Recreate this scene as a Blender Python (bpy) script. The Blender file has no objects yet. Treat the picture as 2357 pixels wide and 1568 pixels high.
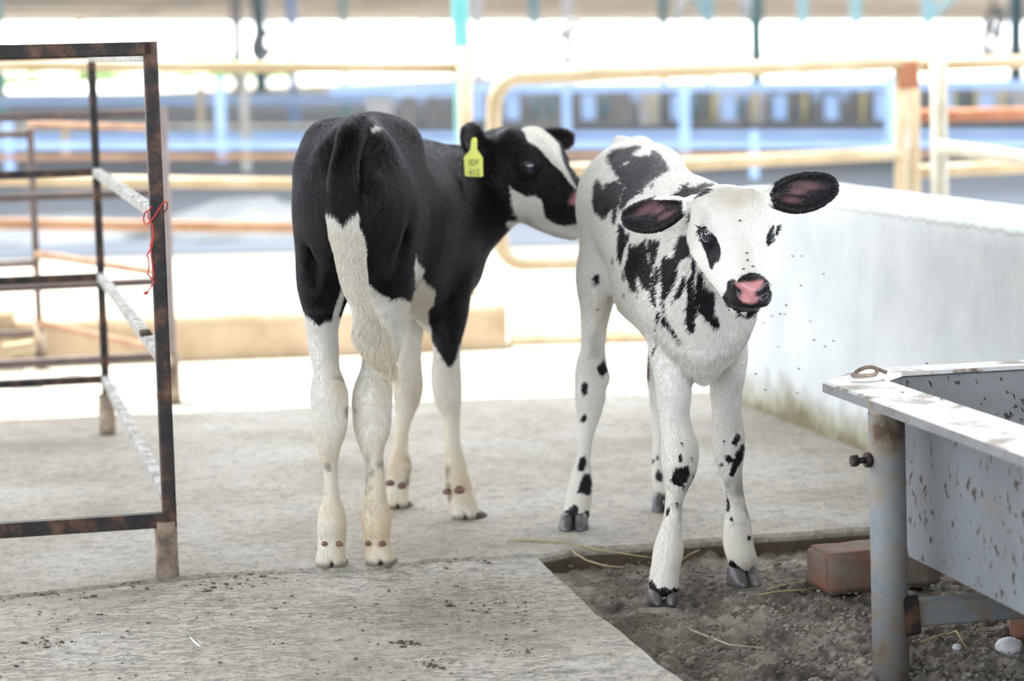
import bpy, bmesh, math, random
import numpy as np
from mathutils import Vector, Matrix
import openvdb

random.seed(7)
rng = np.random.default_rng(7)
S = bpy.context.scene
COL = S.collection

# ------------------------------------------------------------------ camera
F_PX = 85.0 / 36.0 * 2357.0          # focal length in picture pixels
CAM_H = 0.92
PITCH = math.atan((784.0 - 115.0) / F_PX)
ROLL = -0.024
cam_data = bpy.data.cameras.new('camera')
cam = bpy.data.objects.new('camera', cam_data)
COL.objects.link(cam)
cam_data.lens = 85.0
cam_data.sensor_width = 36.0
cam_data.clip_end = 600.0
cam.location = (0, 0, CAM_H)
CAM_R = Matrix.Rotation(math.pi / 2 - PITCH, 3, 'X') @ Matrix.Rotation(ROLL, 3, 'Z')
cam.rotation_euler = CAM_R.to_euler()
cam_data.dof.use_dof = True
cam_data.dof.focus_distance = 3.92
cam_data.dof.aperture_fstop = 3.5
S.camera = cam

# ------------------------------------------------------------------ sky, sun, exposure
world = bpy.data.worlds.new('sky')
S.world = world
world.use_nodes = True
wn = world.node_tree.nodes
wn['Background'].inputs['Color'].default_value = (0.88, 0.945, 1.0, 1)
wn['Background'].inputs['Strength'].default_value = 2.6
sun_data = bpy.data.lights.new('sun', 'SUN')
sun = bpy.data.objects.new('sun', sun_data)
COL.objects.link(sun)
sun_data.energy = 4.5
sun_data.angle = math.radians(1.0)
sun_data.color = (1.0, 0.93, 0.82)
sun.rotation_euler = Vector((0.20, -0.22, -1.0)).to_track_quat('-Z', 'Y').to_euler()
S.view_settings.view_transform = 'Standard'
S.view_settings.look = 'None'
S.view_settings.exposure = 1.55
S.view_settings.gamma = 1.0
S.view_settings.use_curve_mapping = False
S.cycles.max_bounces = 8
S.cycles.diffuse_bounces = 5

# ------------------------------------------------------------------ helpers
def ray(px, py):
    return CAM_R @ Vector(((px - 1178.5) / F_PX, -(py - 784.0) / F_PX, -1.0))
def at(px, py, Y):
    """world point seen at (px, py) of the photograph at forward distance Y"""
    r = ray(px, py)
    return Vector((0, 0, CAM_H)) + r * (Y / r.y)
def ground(px, py, z=0.0):
    r = ray(px, py)
    return Vector((0, 0, CAM_H)) + r * ((z - CAM_H) / r.z)
CAM_RN = np.array(CAM_R)
def project(P):
    """world points (N,3) -> picture pixels"""
    q = (P - np.array([0, 0, CAM_H])) @ CAM_RN
    return np.stack([1178.5 + F_PX * q[:, 0] / -q[:, 2], 784.0 - F_PX * q[:, 1] / -q[:, 2]], 1)

def _hash(ix, iy, iz, seed):
    h = (ix * 374761393 + iy * 668265263 + iz * 2147483647 + seed * 974634777) & 0xFFFFFFFF
    h = ((h ^ (h >> 13)) * 1274126177) & 0xFFFFFFFF
    return ((h ^ (h >> 16)) & 0xFFFF) / 65535.0
def vnoise(P, scale, seed=0):
    P = np.asarray(P, float) * scale + 1000.0
    i = np.floor(P).astype(np.int64); f = P - i; f = f * f * (3 - 2 * f)
    r = 0
    for dx in (0, 1):
        for dy in (0, 1):
            for dz in (0, 1):
                w = (f[:, 0] if dx else 1 - f[:, 0]) * (f[:, 1] if dy else 1 - f[:, 1]) * (f[:, 2] if dz else 1 - f[:, 2])
                r = r + w * _hash(i[:, 0] + dx, i[:, 1] + dy, i[:, 2] + dz, seed)
    return r
def fbm(P, scale, seed=0, oct=4):
    r = 0; a = 0.5; 
    for o in range(oct):
        r = r + a * vnoise(P, scale, seed + o * 17); scale *= 2.03; a *= 0.5
    return r

OFF = {}          # where each thing's own origin stands

class MB:
    """collects verts and faces of one mesh"""
    def __init__(s): s.v = []; s.f = []; s.sm = []
    def add(s, vs, fs, smooth=False):
        o = len(s.v); s.v += [tuple(v) for v in vs]
        for f in fs: s.f.append([i + o for i in f]); s.sm.append(smooth)
        return s
    def beam(s, a, b, w, h, up=(0, 0, 1), r=0.1):
        """rectangular bar with chamfered edges from a to b"""
        a = Vector(a); b = Vector(b); d = (b - a).normalized()
        up = Vector(up)
        if abs(d.dot(up)) > 0.98: up = Vector((0, 1, 0))
        x = d.cross(up).normalized(); y = x.cross(d).normalized()
        c = min(w, h) * r
        prof = [(-w/2 + c, -h/2), (w/2 - c, -h/2), (w/2, -h/2 + c), (w/2, h/2 - c), (w/2 - c, h/2), (-w/2 + c, h/2), (-w/2, h/2 - c), (-w/2, -h/2 + c)]
        vs = [a + x * p + y * q for p, q in prof] + [b + x * p + y * q for p, q in prof]
        fs = [(i, (i + 1) % 8, 8 + (i + 1) % 8, 8 + i) for i in range(8)] + [tuple(range(7, -1, -1)), tuple(range(8, 16))]
        return s.add(vs, fs)
    def box(s, lo, hi):
        lo = Vector(lo); hi = Vector(hi); c = (lo + hi) / 2
        return s.beam((c.x, c.y, lo.z), (c.x, c.y, hi.z), hi.x - lo.x, hi.y - lo.y, r=0.0)
    def tube(s, pts, r, n=14, cap=True):
        pts = [Vector(p) for p in pts]; m = len(pts)
        rs = r if isinstance(r, (list, tuple)) else [r] * m
        ref = None; vs = []
        for i, p in enumerate(pts):
            d = (pts[min(i + 1, m - 1)] - pts[max(i - 1, 0)]).normalized()
            if ref is None:
                ref = Vector((0, 0, 1)) if abs(d.z) < 0.9 else Vector((1, 0, 0))
            x = (ref - d * ref.dot(d)).normalized(); y = d.cross(x); ref = x
            for k in range(n):
                t = 2 * math.pi * k / n
                vs.append(p + (x * math.cos(t) + y * math.sin(t)) * rs[i])
        fs = [(i * n + k, i * n + (k + 1) % n, (i + 1) * n + (k + 1) % n, (i + 1) * n + k) for i in range(m - 1) for k in range(n)]
        s.add(vs, fs, True)
        if cap:
            o = len(s.v) - len(vs)
            s.f.append([o + k for k in range(n - 1, -1, -1)]); s.sm.append(False)
            s.f.append([o + (m - 1) * n + k for k in range(n)]); s.sm.append(False)
        return s
    def ball(s, c, r, n=10, sq=(1, 1, 1), jit=0.0, rnd=None):
        c = Vector(c); vs = []; fs = []
        R = rnd or random
        for i in range(n + 1):
            th = math.pi * i / n
            for k in range(2 * n):
                ph = math.pi * k / n
                q = r * (1 + (R.uniform(-jit, jit) if 0 < i < n else 0))
                vs.append(c + Vector((math.sin(th) * math.cos(ph) * sq[0], math.sin(th) * math.sin(ph) * sq[1], math.cos(th) * sq[2])) * q)
        for i in range(n):
            for k in range(2 * n):
                a = i * 2 * n + k; b = i * 2 * n + (k + 1) % (2 * n)
                fs.append((a, a + 2 * n, b + 2 * n, b))
        return s.add(vs, fs, True)
    def build(s, name, mat, parent=None, **props):
        off = Vector(OFF[parent.name]) if parent else Vector((0, 0, 0))
        me = bpy.data.meshes.new(name)
        me.from_pydata([tuple(Vector(v) - off) for v in s.v], [], s.f)
        me.polygons.foreach_set('use_smooth', s.sm)
        me.update()
        return link(name, me, mat, parent, **props)

def link(name, data, mat, parent=None, **props):
    o = bpy.data.objects.new(name, data); COL.objects.link(o)
    if mat is not None: data.materials.append(mat)
    if parent:
        o.parent = parent; OFF[o.name] = OFF[parent.name]
    else: OFF[o.name] = (0, 0, 0)
    for k, v in props.items(): o[k] = v
    return o
def thing(name, label, category, loc, group=None):
    o = bpy.data.objects.new(name, None); COL.objects.link(o)
    o.location = loc; o.empty_display_size = 0.05
    OFF[o.name] = tuple(loc); o['label'] = label; o['category'] = category
    if group: o['group'] = group
    return o
def tag(o, label, category, group=None):
    o['label'] = label; o['category'] = category
    if group: o['group'] = group
    return o
def recenter(o):
    """move a one-mesh thing's origin to the middle of its base"""
    n = len(o.data.vertices); a = np.zeros(n * 3); o.data.vertices.foreach_get('co', a); a = a.reshape(-1, 3)
    c = Vector((a[:, 0].mean(), a[:, 1].mean(), a[:, 2].min()))
    a -= np.array(c); o.data.vertices.foreach_set('co', a.ravel()); o.location = c
    OFF[o.name] = tuple(c)
    return o

# ------------------------------------------------------------------ materials
def new_mat(name):
    m = bpy.data.materials.new(name); m.use_nodes = True
    nt = m.node_tree; return m, nt, nt.nodes['Principled BSDF']
def node(nt, typ, **kw):
    n = nt.nodes.new(typ)
    for k, v in kw.items():
        if k.startswith('i_'): n.inputs[k[2:].replace('_', ' ')].default_value = v
        else: setattr(n, k, v)
    return n
def ramp(nt, fac, stops):
    n = nt.nodes.new('ShaderNodeValToRGB'); e = n.color_ramp.elements
    while len(e) < len(stops): e.new(0.5)
    for el, (p, c) in zip(e, stops): el.position = p; el.color = tuple(c) + (1,) if len(c) == 3 else c
    nt.links.new(fac, n.inputs['Fac']); return n.outputs['Color']
def noise(nt, vec, scale, detail=6, rough=0.6, dist=0.0):
    n = node(nt, 'ShaderNodeTexNoise', i_Scale=scale, i_Detail=detail, i_Roughness=rough, i_Distortion=dist)
    if vec is not None: nt.links.new(vec, n.inputs['Vector'])
    return n.outputs['Fac']
def mixc(nt, fac, a, b, mode='MIX'):
    n = nt.nodes.new('ShaderNodeMix'); n.data_type = 'RGBA'; n.blend_type = mode
    ins = [i for i in n.inputs if i.enabled]
    for sock, val in zip(ins, (fac, a, b)):
        if isinstance(val, (int, float)): sock.default_value = val
        elif isinstance(val, tuple): sock.default_value = val + (1,) if len(val) == 3 else val
        else: nt.links.new(val, sock)
    return [o for o in n.outputs if o.enabled][0]
def math_n(nt, op, a, b=0.0, clamp=False):
    n = nt.nodes.new('ShaderNodeMath'); n.operation = op; n.use_clamp = clamp
    for i, v in enumerate((a, b)):
        if isinstance(v, (int, float)): n.inputs[i].default_value = v
        else: nt.links.new(v, n.inputs[i])
    return n.outputs[0]
def coords(nt, scale=None, kind='Object'):
    t = nt.nodes.new('ShaderNodeTexCoord').outputs[kind]
    if scale:
        m = nt.nodes.new('ShaderNodeMapping'); m.inputs['Scale'].default_value = scale
        nt.links.new(t, m.inputs['Vector']); t = m.outputs['Vector']
    return t
def bump(nt, bsdf, h, strength=0.4, dist=0.005):
    b = node(nt, 'ShaderNodeBump', i_Strength=strength, i_Distance=dist)
    nt.links.new(h, b.inputs['Height']); nt.links.new(b.outputs['Normal'], bsdf.inputs['Normal'])
    return b
def simple(name, stops, scale=8.0, rough=0.6, metal=0.0, bmp=0.2, bdist=0.003, detail=6, vec=None):
    """noise-mottled surface"""
    m, nt, b = new_mat(name)
    v = coords(nt, vec)
    n = noise(nt, v, scale, detail)
    nt.links.new(ramp(nt, n, stops), b.inputs['Base Color'])
    b.inputs['Roughness'].default_value = rough; b.inputs['Metallic'].default_value = metal
    if bmp: bump(nt, b, noise(nt, v, scale * 4, 6), bmp, bdist)
    return m
def grey(v, t=(1, 1, 1)): return (v * t[0], v * t[1], v * t[2])
# ------------------------------------------------------------------ materials of the setting
def concrete_mat(name, base, dark, wavy):
    m, nt, b = new_mat(name)
    v = coords(nt)
    n1 = noise(nt, v, 2.2, 8, 0.65)
    n2 = noise(nt, v, 26.0, 8, 0.7)
    n3 = noise(nt, v, 140.0, 4, 0.6)
    c = ramp(nt, n1, [(0.30, grey(base * 0.66, (1, .87, .70))), (0.5, grey(base, (1, .90, .765))), (0.68, grey(base * 1.25, (1, .95, .87)))])
    c = mixc(nt, math_n(nt, 'MULTIPLY', ramp(nt, n2, [(0.50, (0, 0, 0)), (0.66, (1, 1, 1))]), 0.55), c, grey(dark, (1, .92, .8)))
    n4 = noise(nt, coords(nt, (1, .6, 1)), 60.0, 6, 0.75)
    c = mixc(nt, math_n(nt, 'MULTIPLY', ramp(nt, n4, [(0.50, (0, 0, 0)), (0.66, (1, 1, 1))]), 0.55), c, grey(dark * .75, (1, .9, .78)))
    c = mixc(nt, 0.45, c, ramp(nt, n3, [(0.3, (0.25, .25, .25)), (0.7, (1, 1, 1))]), 'MULTIPLY')
    b.inputs['Roughness'].default_value = 0.72
    h = math_n(nt, 'ADD', math_n(nt, 'MULTIPLY', n2, 0.8), math_n(nt, 'MULTIPLY', n3, 0.35))
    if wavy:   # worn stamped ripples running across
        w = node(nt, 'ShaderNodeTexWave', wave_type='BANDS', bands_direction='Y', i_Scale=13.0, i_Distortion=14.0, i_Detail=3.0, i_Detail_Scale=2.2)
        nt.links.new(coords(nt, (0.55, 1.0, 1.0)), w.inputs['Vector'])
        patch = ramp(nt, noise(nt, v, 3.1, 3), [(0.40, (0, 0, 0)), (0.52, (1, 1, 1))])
        rip = math_n(nt, 'MULTIPLY', ramp(nt, w.outputs['Fac'], [(.10, (1, 1, 1)), (.34, (0, 0, 0))]), patch)     # ripple grooves; their shading is also painted into the colour
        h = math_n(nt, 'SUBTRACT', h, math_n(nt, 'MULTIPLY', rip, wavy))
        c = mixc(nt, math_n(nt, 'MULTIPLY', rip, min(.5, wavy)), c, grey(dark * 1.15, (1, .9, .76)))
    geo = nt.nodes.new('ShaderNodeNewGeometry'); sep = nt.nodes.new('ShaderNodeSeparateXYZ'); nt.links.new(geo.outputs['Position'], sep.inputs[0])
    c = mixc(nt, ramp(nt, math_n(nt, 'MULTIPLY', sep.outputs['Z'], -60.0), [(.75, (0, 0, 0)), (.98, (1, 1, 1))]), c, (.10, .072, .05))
    nt.links.new(c, b.inputs['Base Color'])
    bump(nt, b, h, 1.0, 0.014)
    return m
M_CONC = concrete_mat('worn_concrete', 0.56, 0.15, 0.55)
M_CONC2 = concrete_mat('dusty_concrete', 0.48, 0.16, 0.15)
M_DIRT = simple('packed_dung_soil', [(0.34, grey(0.055, (1, .84, .68))), (0.48, grey(0.17, (1, .87, .73))), (0.66, grey(0.34, (1, .91, .80)))], 9, 0.9, 0, 1.0, 0.014, 12)
M_YARD = simple('pale_dusty_yard', [(0.3, (.36, .33, .28)), (0.7, (.44, .41, .36))], 1.3, 0.9, 0, 0.3, 0.02)
M_KERB = simple('stained_kerb_concrete', [(0.3, (.32, .23, .14)), (0.5, (.46, .36, .25)), (0.75, (.54, .44, .33))], 4, 0.85, 0, 0.3, 0.004)
M_CRUMB = simple('dried_dung', [(0.3, (.035, .026, .018)), (0.7, (.12, .095, .07))], 60, 0.9)
M_ROOFTOP = simple('roof_sheet', [(0.3, (.50, .49, .47)), (0.7, (.58, .56, .53))], 2, 0.7)

def wall_mat():
    m, nt, b = new_mat('whitewashed_plaster')
    v = coords(nt)
    n1 = noise(nt, v, 5, 8, 0.65); n2 = noise(nt, coords(nt, (1, 1, 0.25)), 30, 6, 0.6)
    geo = nt.nodes.new('ShaderNodeNewGeometry')
    sep = nt.nodes.new('ShaderNodeSeparateXYZ'); nt.links.new(geo.outputs['Position'], sep.inputs[0])
    hgt = math_n(nt, 'ADD', sep.outputs['Z'], math_n(nt, 'MULTIPLY', math_n(nt, 'SUBTRACT', n1, 0.5), 0.25))
    c = ramp(nt, n1, [(0.35, (.50, .53, .555)), (0.6, (.58, .605, .62))])
    stain = ramp(nt, hgt, [(0.005, (.30, .24, .13)), (0.035, (.55, .50, .36)), (0.10, (1, 1, 1))])
    c = mixc(nt, 1.0, c, stain, 'MULTIPLY')
    top = ramp(nt, math_n(nt, 'ADD', sep.outputs['Z'], math_n(nt, 'MULTIPLY', n2, 0.03)), [(0.5535, (1, 1, 1)), (0.557, (.66, .60, .52)), (0.562, (1, 1, 1))])
    c = mixc(nt, 1.0, c, top, 'MULTIPLY')
    nt.links.new(c, b.inputs['Base Color']); b.inputs['Roughness'].default_value = 0.75
    h = math_n(nt, 'ADD', math_n(nt, 'MULTIPLY', n2, 0.5), math_n(nt, 'MULTIPLY', n1, 0.6))
    bump(nt, b, h, 0.5, 0.012)
    return m
M_WALL = wall_mat()

def rough_edge(pts, step=0.03, amp=0.006, seed=1):
    out = []
    for i in range(len(pts)):
        a = Vector(pts[i]); b = Vector(pts[(i + 1) % len(pts)])
        n = max(1, min(220, int((b - a).length / step)))
        for k in range(n):
            out.append(a.lerp(b, k / n))
    P = np.array([(p.x, p.y, 0) for p in out])
    dx = (fbm(P, 9, seed) - 0.47) * amp * 4 + (vnoise(P, 45, seed + 5) - 0.5) * amp
    dy = (fbm(P, 9, seed + 50) - 0.47) * amp * 4 + (vnoise(P, 45, seed + 55) - 0.5) * amp
    return [(p.x + a, p.y + b) for p, a, b in zip(out, dx, dy)]
def slab(name, pts, z1, z0, mat, amp=0.006, seed=1, cham=0.008):
    e = rough_edge(pts, 0.03, amp, seed); n = len(e)
    cx = sum(p[0] for p in e) / n; cy = sum(p[1] for p in e) / n
    vs = []
    for i, (x, y) in enumerate(e):
        (xa, ya), (xb, yb) = e[i - 1], e[(i + 1) % n]
        nx, ny = yb - ya, -(xb - xa); l = math.hypot(nx, ny) or 1
        vs.append((x - nx / l * cham, y - ny / l * cham, z1))
    vs += [(x, y, z1 - cham * 0.8) for x, y in e] + [(x, y, z0) for x, y in e]
    fs = [list(range(n))]
    for l in (0, 1):
        fs += [(l * n + i, (l + 1) * n + i, (l + 1) * n + (i + 1) % n, l * n + (i + 1) % n) for i in range(n)]
    m = MB(); m.add(vs, fs); o = m.build(name, mat); o['kind'] = 'structure'
    return o
def G2(px, py, z=0.0):
    g = ground(px, py, z); return (g.x, g.y)

joint = [G2(0, 1375), G2(340, 1336), G2(560, 1318), G2(860, 1308), G2(1010, 1287), G2(1242, 1279)]
left_j = (-4.0, joint[0][1] - 0.55)
back = [G2(1700, 893), G2(1480, 904), G2(1000, 921), G2(700, 936), G2(350, 953), G2(0, 966)]
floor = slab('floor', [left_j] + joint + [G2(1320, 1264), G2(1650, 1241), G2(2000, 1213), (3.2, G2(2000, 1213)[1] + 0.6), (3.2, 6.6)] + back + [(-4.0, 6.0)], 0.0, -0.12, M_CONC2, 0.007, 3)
gap = 0.004
front = [(x, y - gap) for x, y in joint]
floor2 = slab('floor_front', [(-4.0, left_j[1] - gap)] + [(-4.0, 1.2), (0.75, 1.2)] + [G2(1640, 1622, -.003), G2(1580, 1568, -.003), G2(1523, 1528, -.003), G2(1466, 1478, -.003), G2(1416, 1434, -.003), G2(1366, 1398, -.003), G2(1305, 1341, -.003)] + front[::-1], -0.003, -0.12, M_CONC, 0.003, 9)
# soil bed lower than the slabs
def dirt_bed():
    x0, x1, y0, y1, st = 0.05, 1.75, 2.75, 4.7, 0.0048
    nx = int((x1 - x0) / st); ny = int((y1 - y0) / st)
    X, Y = np.meshgrid(np.linspace(x0, x1, nx), np.linspace(y0, y1, ny))
    P = np.stack([X.ravel(), Y.ravel(), 0 * X.ravel()], 1)
    big = fbm(P, 5, 21, 3); med = fbm(P, 17, 31, 4); fine = fbm(P, 60, 41, 3); ex = fbm(P, 130, 45, 2)
    z = -0.047 + (big - .45) * 0.022 + (np.abs(med - 0.47)) * 0.055 + np.clip(med - 0.54, 0, 1) * 0.045 + (fine - .45) * 0.030 + (ex - .37) * .012
    # calmer, trodden towards the back
    calm = np.clip((Y.ravel() - 4.0) / 0.3, 0, 1) * 0.6
    z = z * (1 - calm) + calm * (-0.036 + (fine - .45) * 0.014 + (ex - .37) * .007 + (big - .45) * 0.012)
    for hx, hy in HOOF_XY:
        d = np.hypot(P[:, 0] - hx, P[:, 1] - hy)
        w = np.exp(-(d / 0.05) ** 2); z = z * (1 - w) + w * (-0.033)
    vs = np.stack([P[:, 0], P[:, 1], np.minimum(z, -0.012)], 1)
    i = np.arange(nx * ny).reshape(ny, nx)
    fs = np.stack([i[:-1, :-1], i[:-1, 1:], i[1:, 1:], i[1:, :-1]], -1).reshape(-1, 4)
    me = bpy.data.meshes.new('ground_soil')
    me.from_pydata(vs.tolist(), [], fs.tolist()); me.polygons.foreach_set('use_smooth', [True] * len(fs))
    o = link('ground_soil', me, M_DIRT); o['kind'] = 'structure'
    return o
HOOF_XY = [(at(2052, 1560, 3.565).x, 3.50), (at(2052, 1560, 3.565).x, 3.42), G2(1526, 1397, -.03), G2(1718, 1352, -.03)]
dirt_bed()
ybase = MB(); ybase.add([(-90, 5.2, -0.03), (90, 5.2, -0.03), (90, 320, -0.03), (-90, 320, -0.03)], [(0, 1, 2, 3)])
ybase.build('ground_yard', M_YARD, kind='structure')
nb = MB(); nb.add([(-16, -10, -0.125), (16, -10, -0.125), (16, 5.4, -0.125), (-16, 5.4, -0.125)], [(0, 1, 2, 3)])
nb.build('ground', M_DIRT, kind='structure')

# white wall on the right, with its broad top
wf = ground(1700, 927); wd = (ground(1990, 1040) - wf); wd.z = 0; wd.normalize()
wn_ = Vector((-wd.y, wd.x, 0));  wn_ = wn_ if wn_.x > 0 else -wn_
WL = 3.6; WH = 0.556; WT = 0.30
def wall_right():
    nu, nv = 150, 26
    vs = []; fs = []
    def P(u, w, z): p = wf + wd * u + wn_ * w; return (p.x, p.y, z)
    us = np.linspace(0, WL, nu)
    sect = [(0, -0.1), (0, 0.0)] + [(0, z) for z in np.linspace(0.03, WH - 0.012, 18)] + [(0.004, WH - 0.004), (0.012, WH)] + [(w, WH + 0.002) for w in np.linspace(0.05, WT - 0.04, 5)] + [(WT - 0.008, WH), (WT, WH - 0.01), (WT, 0.0), (WT, -0.1)]
    k = len(sect)
    pts = np.array([P(u, w, z) for u in us for w, z in sect])
    nse = (fbm(pts, 7, 77, 3) - 0.47) * 0.016 + (fbm(pts * np.array([1, 1, .3]), 30, 78, 2) - .37) * 0.006
    for i in range(len(pts)):
        w, z = sect[i % k]
        if w < 0.02 and z > 0: pts[i] += np.array(wn_) * nse[i]
        if z > WH - 0.02: pts[i][2] += nse[i] * 0.3
    fs = [(i * k + j, i * k + j + 1, (i + 1) * k + j + 1, (i + 1) * k + j) for i in range(nu - 1) for j in range(k - 1)]
    fs += [list(range(k - 1, -1, -1)), [(nu - 1) * k + j for j in range(k)]]
    m = MB(); m.add(pts.tolist(), fs, True)
    o = m.build('wall_right', M_WALL); o['kind'] = 'structure'
wall_right()

# kerbs on the yard
def kerb(name, a, b, h, t, seed):
    a = Vector((a[0], a[1], 0)); b = Vector((b[0], b[1], 0)); d = (b - a).normalized(); n = Vector((-d.y, d.x, 0))
    if n.y < 0: n = -n
    N = 60; vs = []
    prof = [(0, -0.05), (0.0, h * .5), (0.004, h - 0.012), (0.018, h), (t - .015, h), (t, h - .012), (t, -0.05)]
    for i in range(N + 1):
        p = a.lerp(b, i / N)
        for w, z in prof: q = p + n * w; vs.append((q.x, q.y, z))
    V = np.array(vs); V += ((fbm(V, 6, seed) - .47) * 0.02)[:, None] * np.array([n.x, n.y, 0.6])
    k = len(prof)
    fs = [(i * k + j, (i + 1) * k + j, (i + 1) * k + j + 1, i * k + j + 1) for i in range(N) for j in range(k - 1)] + [list(range(k)), [N * k + j for j in range(k - 1, -1, -1)]]
    m = MB(); m.add(V.tolist(), fs, True); o = m.build(name, M_KERB); o['kind'] = 'structure'; return o
kerb('kerb', G2(-500, 846), G2(1167, 783), 0.118, 0.22, 5)
kerb('kerb_low', G2(1172, 775), G2(1500, 768), 0.022, 0.12, 6)
kerb('kerb_end', G2(-500, 850), G2(33, 828), 0.155, 0.26, 8)

# roof over the calves' bay (above the frame) and its posts stay outside the picture
rf = MB()
rf.beam((0, -9.5, 4.9), (0, 7.42, 4.6), 34, 0.06, r=0.0)
rf.build('roof', M_ROOFTOP, kind='structure')
# unseen wall added behind the camera to hold back frontal sky light
M_LIGHTBLOCK = simple('pale_light_block', [(0.3, (.42, .40, .37)), (0.7, (.52, .50, .47))], 2, 0.8)
MB().box((-16, -9.1, -0.13), (16, -8.98, 2.0)).build('wall_light_block', M_LIGHTBLOCK, kind='structure')

# ------------------------------------------------------------------ dung crumbs scattered on the slabs (nobody could count them)
def crumbs():
    m = MB(); R = random.Random(4)
    def lump(x, y, r):
        for k in range(R.choice((1, 1, 2, 3))):
            q = r * R.uniform(.4, 1)
            m.ball((x + R.gauss(0, r * .9), y + R.gauss(0, r * .6), -0.0015), q, 3, (R.uniform(.7, 2.0), R.uniform(.6, 1.2), R.uniform(.3, .7)), 0.35, R)
    def ok(px, py):
        if py > 1285 and px > 1240 + (py - 1280) * 1.15 - 14: return False
        if 1235 < px and py > 1225: return False
        return not (340 < px < 425 and 1290 < py < 1345) and not (715 < px < 925 and 1270 < py < 1312)
    n = 0
    while n < 620:
        px = R.uniform(-150, 1560); py = R.choice((R.uniform(960, 1310), R.uniform(1285, 1600), R.uniform(1285, 1600)))
        if ok(px, py):
            g = ground(px, py, 0); lump(g.x, g.y, R.uniform(.0009, .0026) * (1.0 if R.random() < .95 else 2.0)); n += 1
    for cx, cy, n, sx, sy in ((600, 1325, 40, 50, 9), (1085, 1392, 22, 45, 16), (940, 1478, 26, 16, 4), (1238, 1392, 24, 40, 22), (480, 1345, 30, 70, 8), (1035, 1262, 40, 16, 14), (1020, 1190, 16, 20, 16), (1185, 1485, 20, 45, 14), (100, 1478, 26, 45, 5), (1005, 1525, 22, 24, 6), (1265, 1538, 16, 24, 8), (30, 1365, 40, 60, 5), (260, 1345, 40, 80, 5)):
        for k in range(n):
            px = R.gauss(cx, sx); py = R.gauss(cy, sy)
            if ok(px, py): g = ground(px, py, 0); lump(g.x, g.y, R.uniform(.0010, .0036))
    o = m.build('dung_crumbs', M_CRUMB); o['kind'] = 'stuff'
    tag(o, 'dark dry dung crumbs scattered over the concrete floor', 'dung')
crumbs()
def clods():
    m = MB(); R = random.Random(14)
    for i in range(1500):
        px = R.uniform(1270, 2420); py = R.uniform(1300, 1640)
        if px < 1262 + (py - 1280) * 1.15 + 18: continue
        g = ground(px, py, -0.03)
        if min(math.hypot(g.x - a, g.y - b) for a, b in HOOF_XY) < 0.05: continue
        m.ball((g.x, g.y, -0.026), R.uniform(.0015, .0048) * (1 if R.random() < .95 else 1.7), 3, (R.uniform(.8, 1.5), R.uniform(.8, 1.3), R.uniform(.5, .8)), 0.3, R)
    o = m.build('soil_clods', M_DIRT); o['kind'] = 'stuff'
    tag(o, 'crumbly brown clods lying on the soil around the trough', 'soil')
clods()
# ------------------------------------------------------------------ metalwork materials
M_RUST = simple('rusty_dark_steel', [(0.38, (.010, .009, .012)), (0.50, (.026, .019, .018)), (0.60, (.085, .042, .025)), (0.74, (.15, .09, .065))], 26, 0.55, 0.3, 0.4, 0.002, 8)
M_DUSTY = simple('dust_covered_steel', [(0.36, (.16, .145, .125)), (0.52, (.34, .33, .315)), (0.7, (.46, .455, .45))], 22, 0.6, 0.2, 0.4, 0.002, 8)
M_SLEEVE = simple('muddy_pipe', [(0.33, (.08, .055, .04)), (0.5, (.27, .21, .16)), (0.66, (.48, .40, .31))], 20, 0.65, 0.1, 0.4, 0.002, 8)
M_CREAM = simple('cream_pipe_paint', [(0.3, (.27, .20, .11)), (0.55, (.36, .29, .19)), (0.75, (.42, .36, .27))], 6, 0.5, 0.0, 0.1)
M_TANR = simple('tan_rusty_pipe', [(0.3, (.20, .095, .05)), (0.6, (.34, .20, .12))], 6, 0.6, 0.0, 0.1)
M_GREYPIPE = simple('grey_galvanised_pipe', [(0.3, (.24, .22, .17)), (0.6, (.36, .35, .31))], 9, 0.5, 0.2, 0.15)
M_PINKGREY = simple('pinkish_grey_steel', [(0.3, (.25, .20, .19)), (0.7, (.36, .31, .31))], 9, 0.6, 0.1, 0.1)
M_BROWNST = simple('brown_grey_steel', [(0.3, (.07, .055, .055)), (0.55, (.13, .10, .095)), (0.75, (.24, .15, .10))], 9, 0.6, 0.1, 0.1)
M_TEAL = simple('teal_paint', [(0.3, (.10, .36, .38)), (0.7, (.16, .46, .47))], 5, 0.45, 0, 0.05)
M_BROWNPLATE = simple('rust_brown_plate', [(0.3, (.22, .075, .035)), (0.7, (.32, .14, .075))], 12, 0.7)
M_PALEBLUE = simple('pale_blue_paint', [(0.3, (.24, .36, .60)), (0.7, (.34, .46, .68))], 3, 0.5, 0, 0.05)
M_REDSTR = simple('red_twine_fibre', [(0.3, (.45, .02, .02)), (0.7, (.62, .06, .05))], 200, 0.7, 0, 0.3, 0.001)

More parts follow.
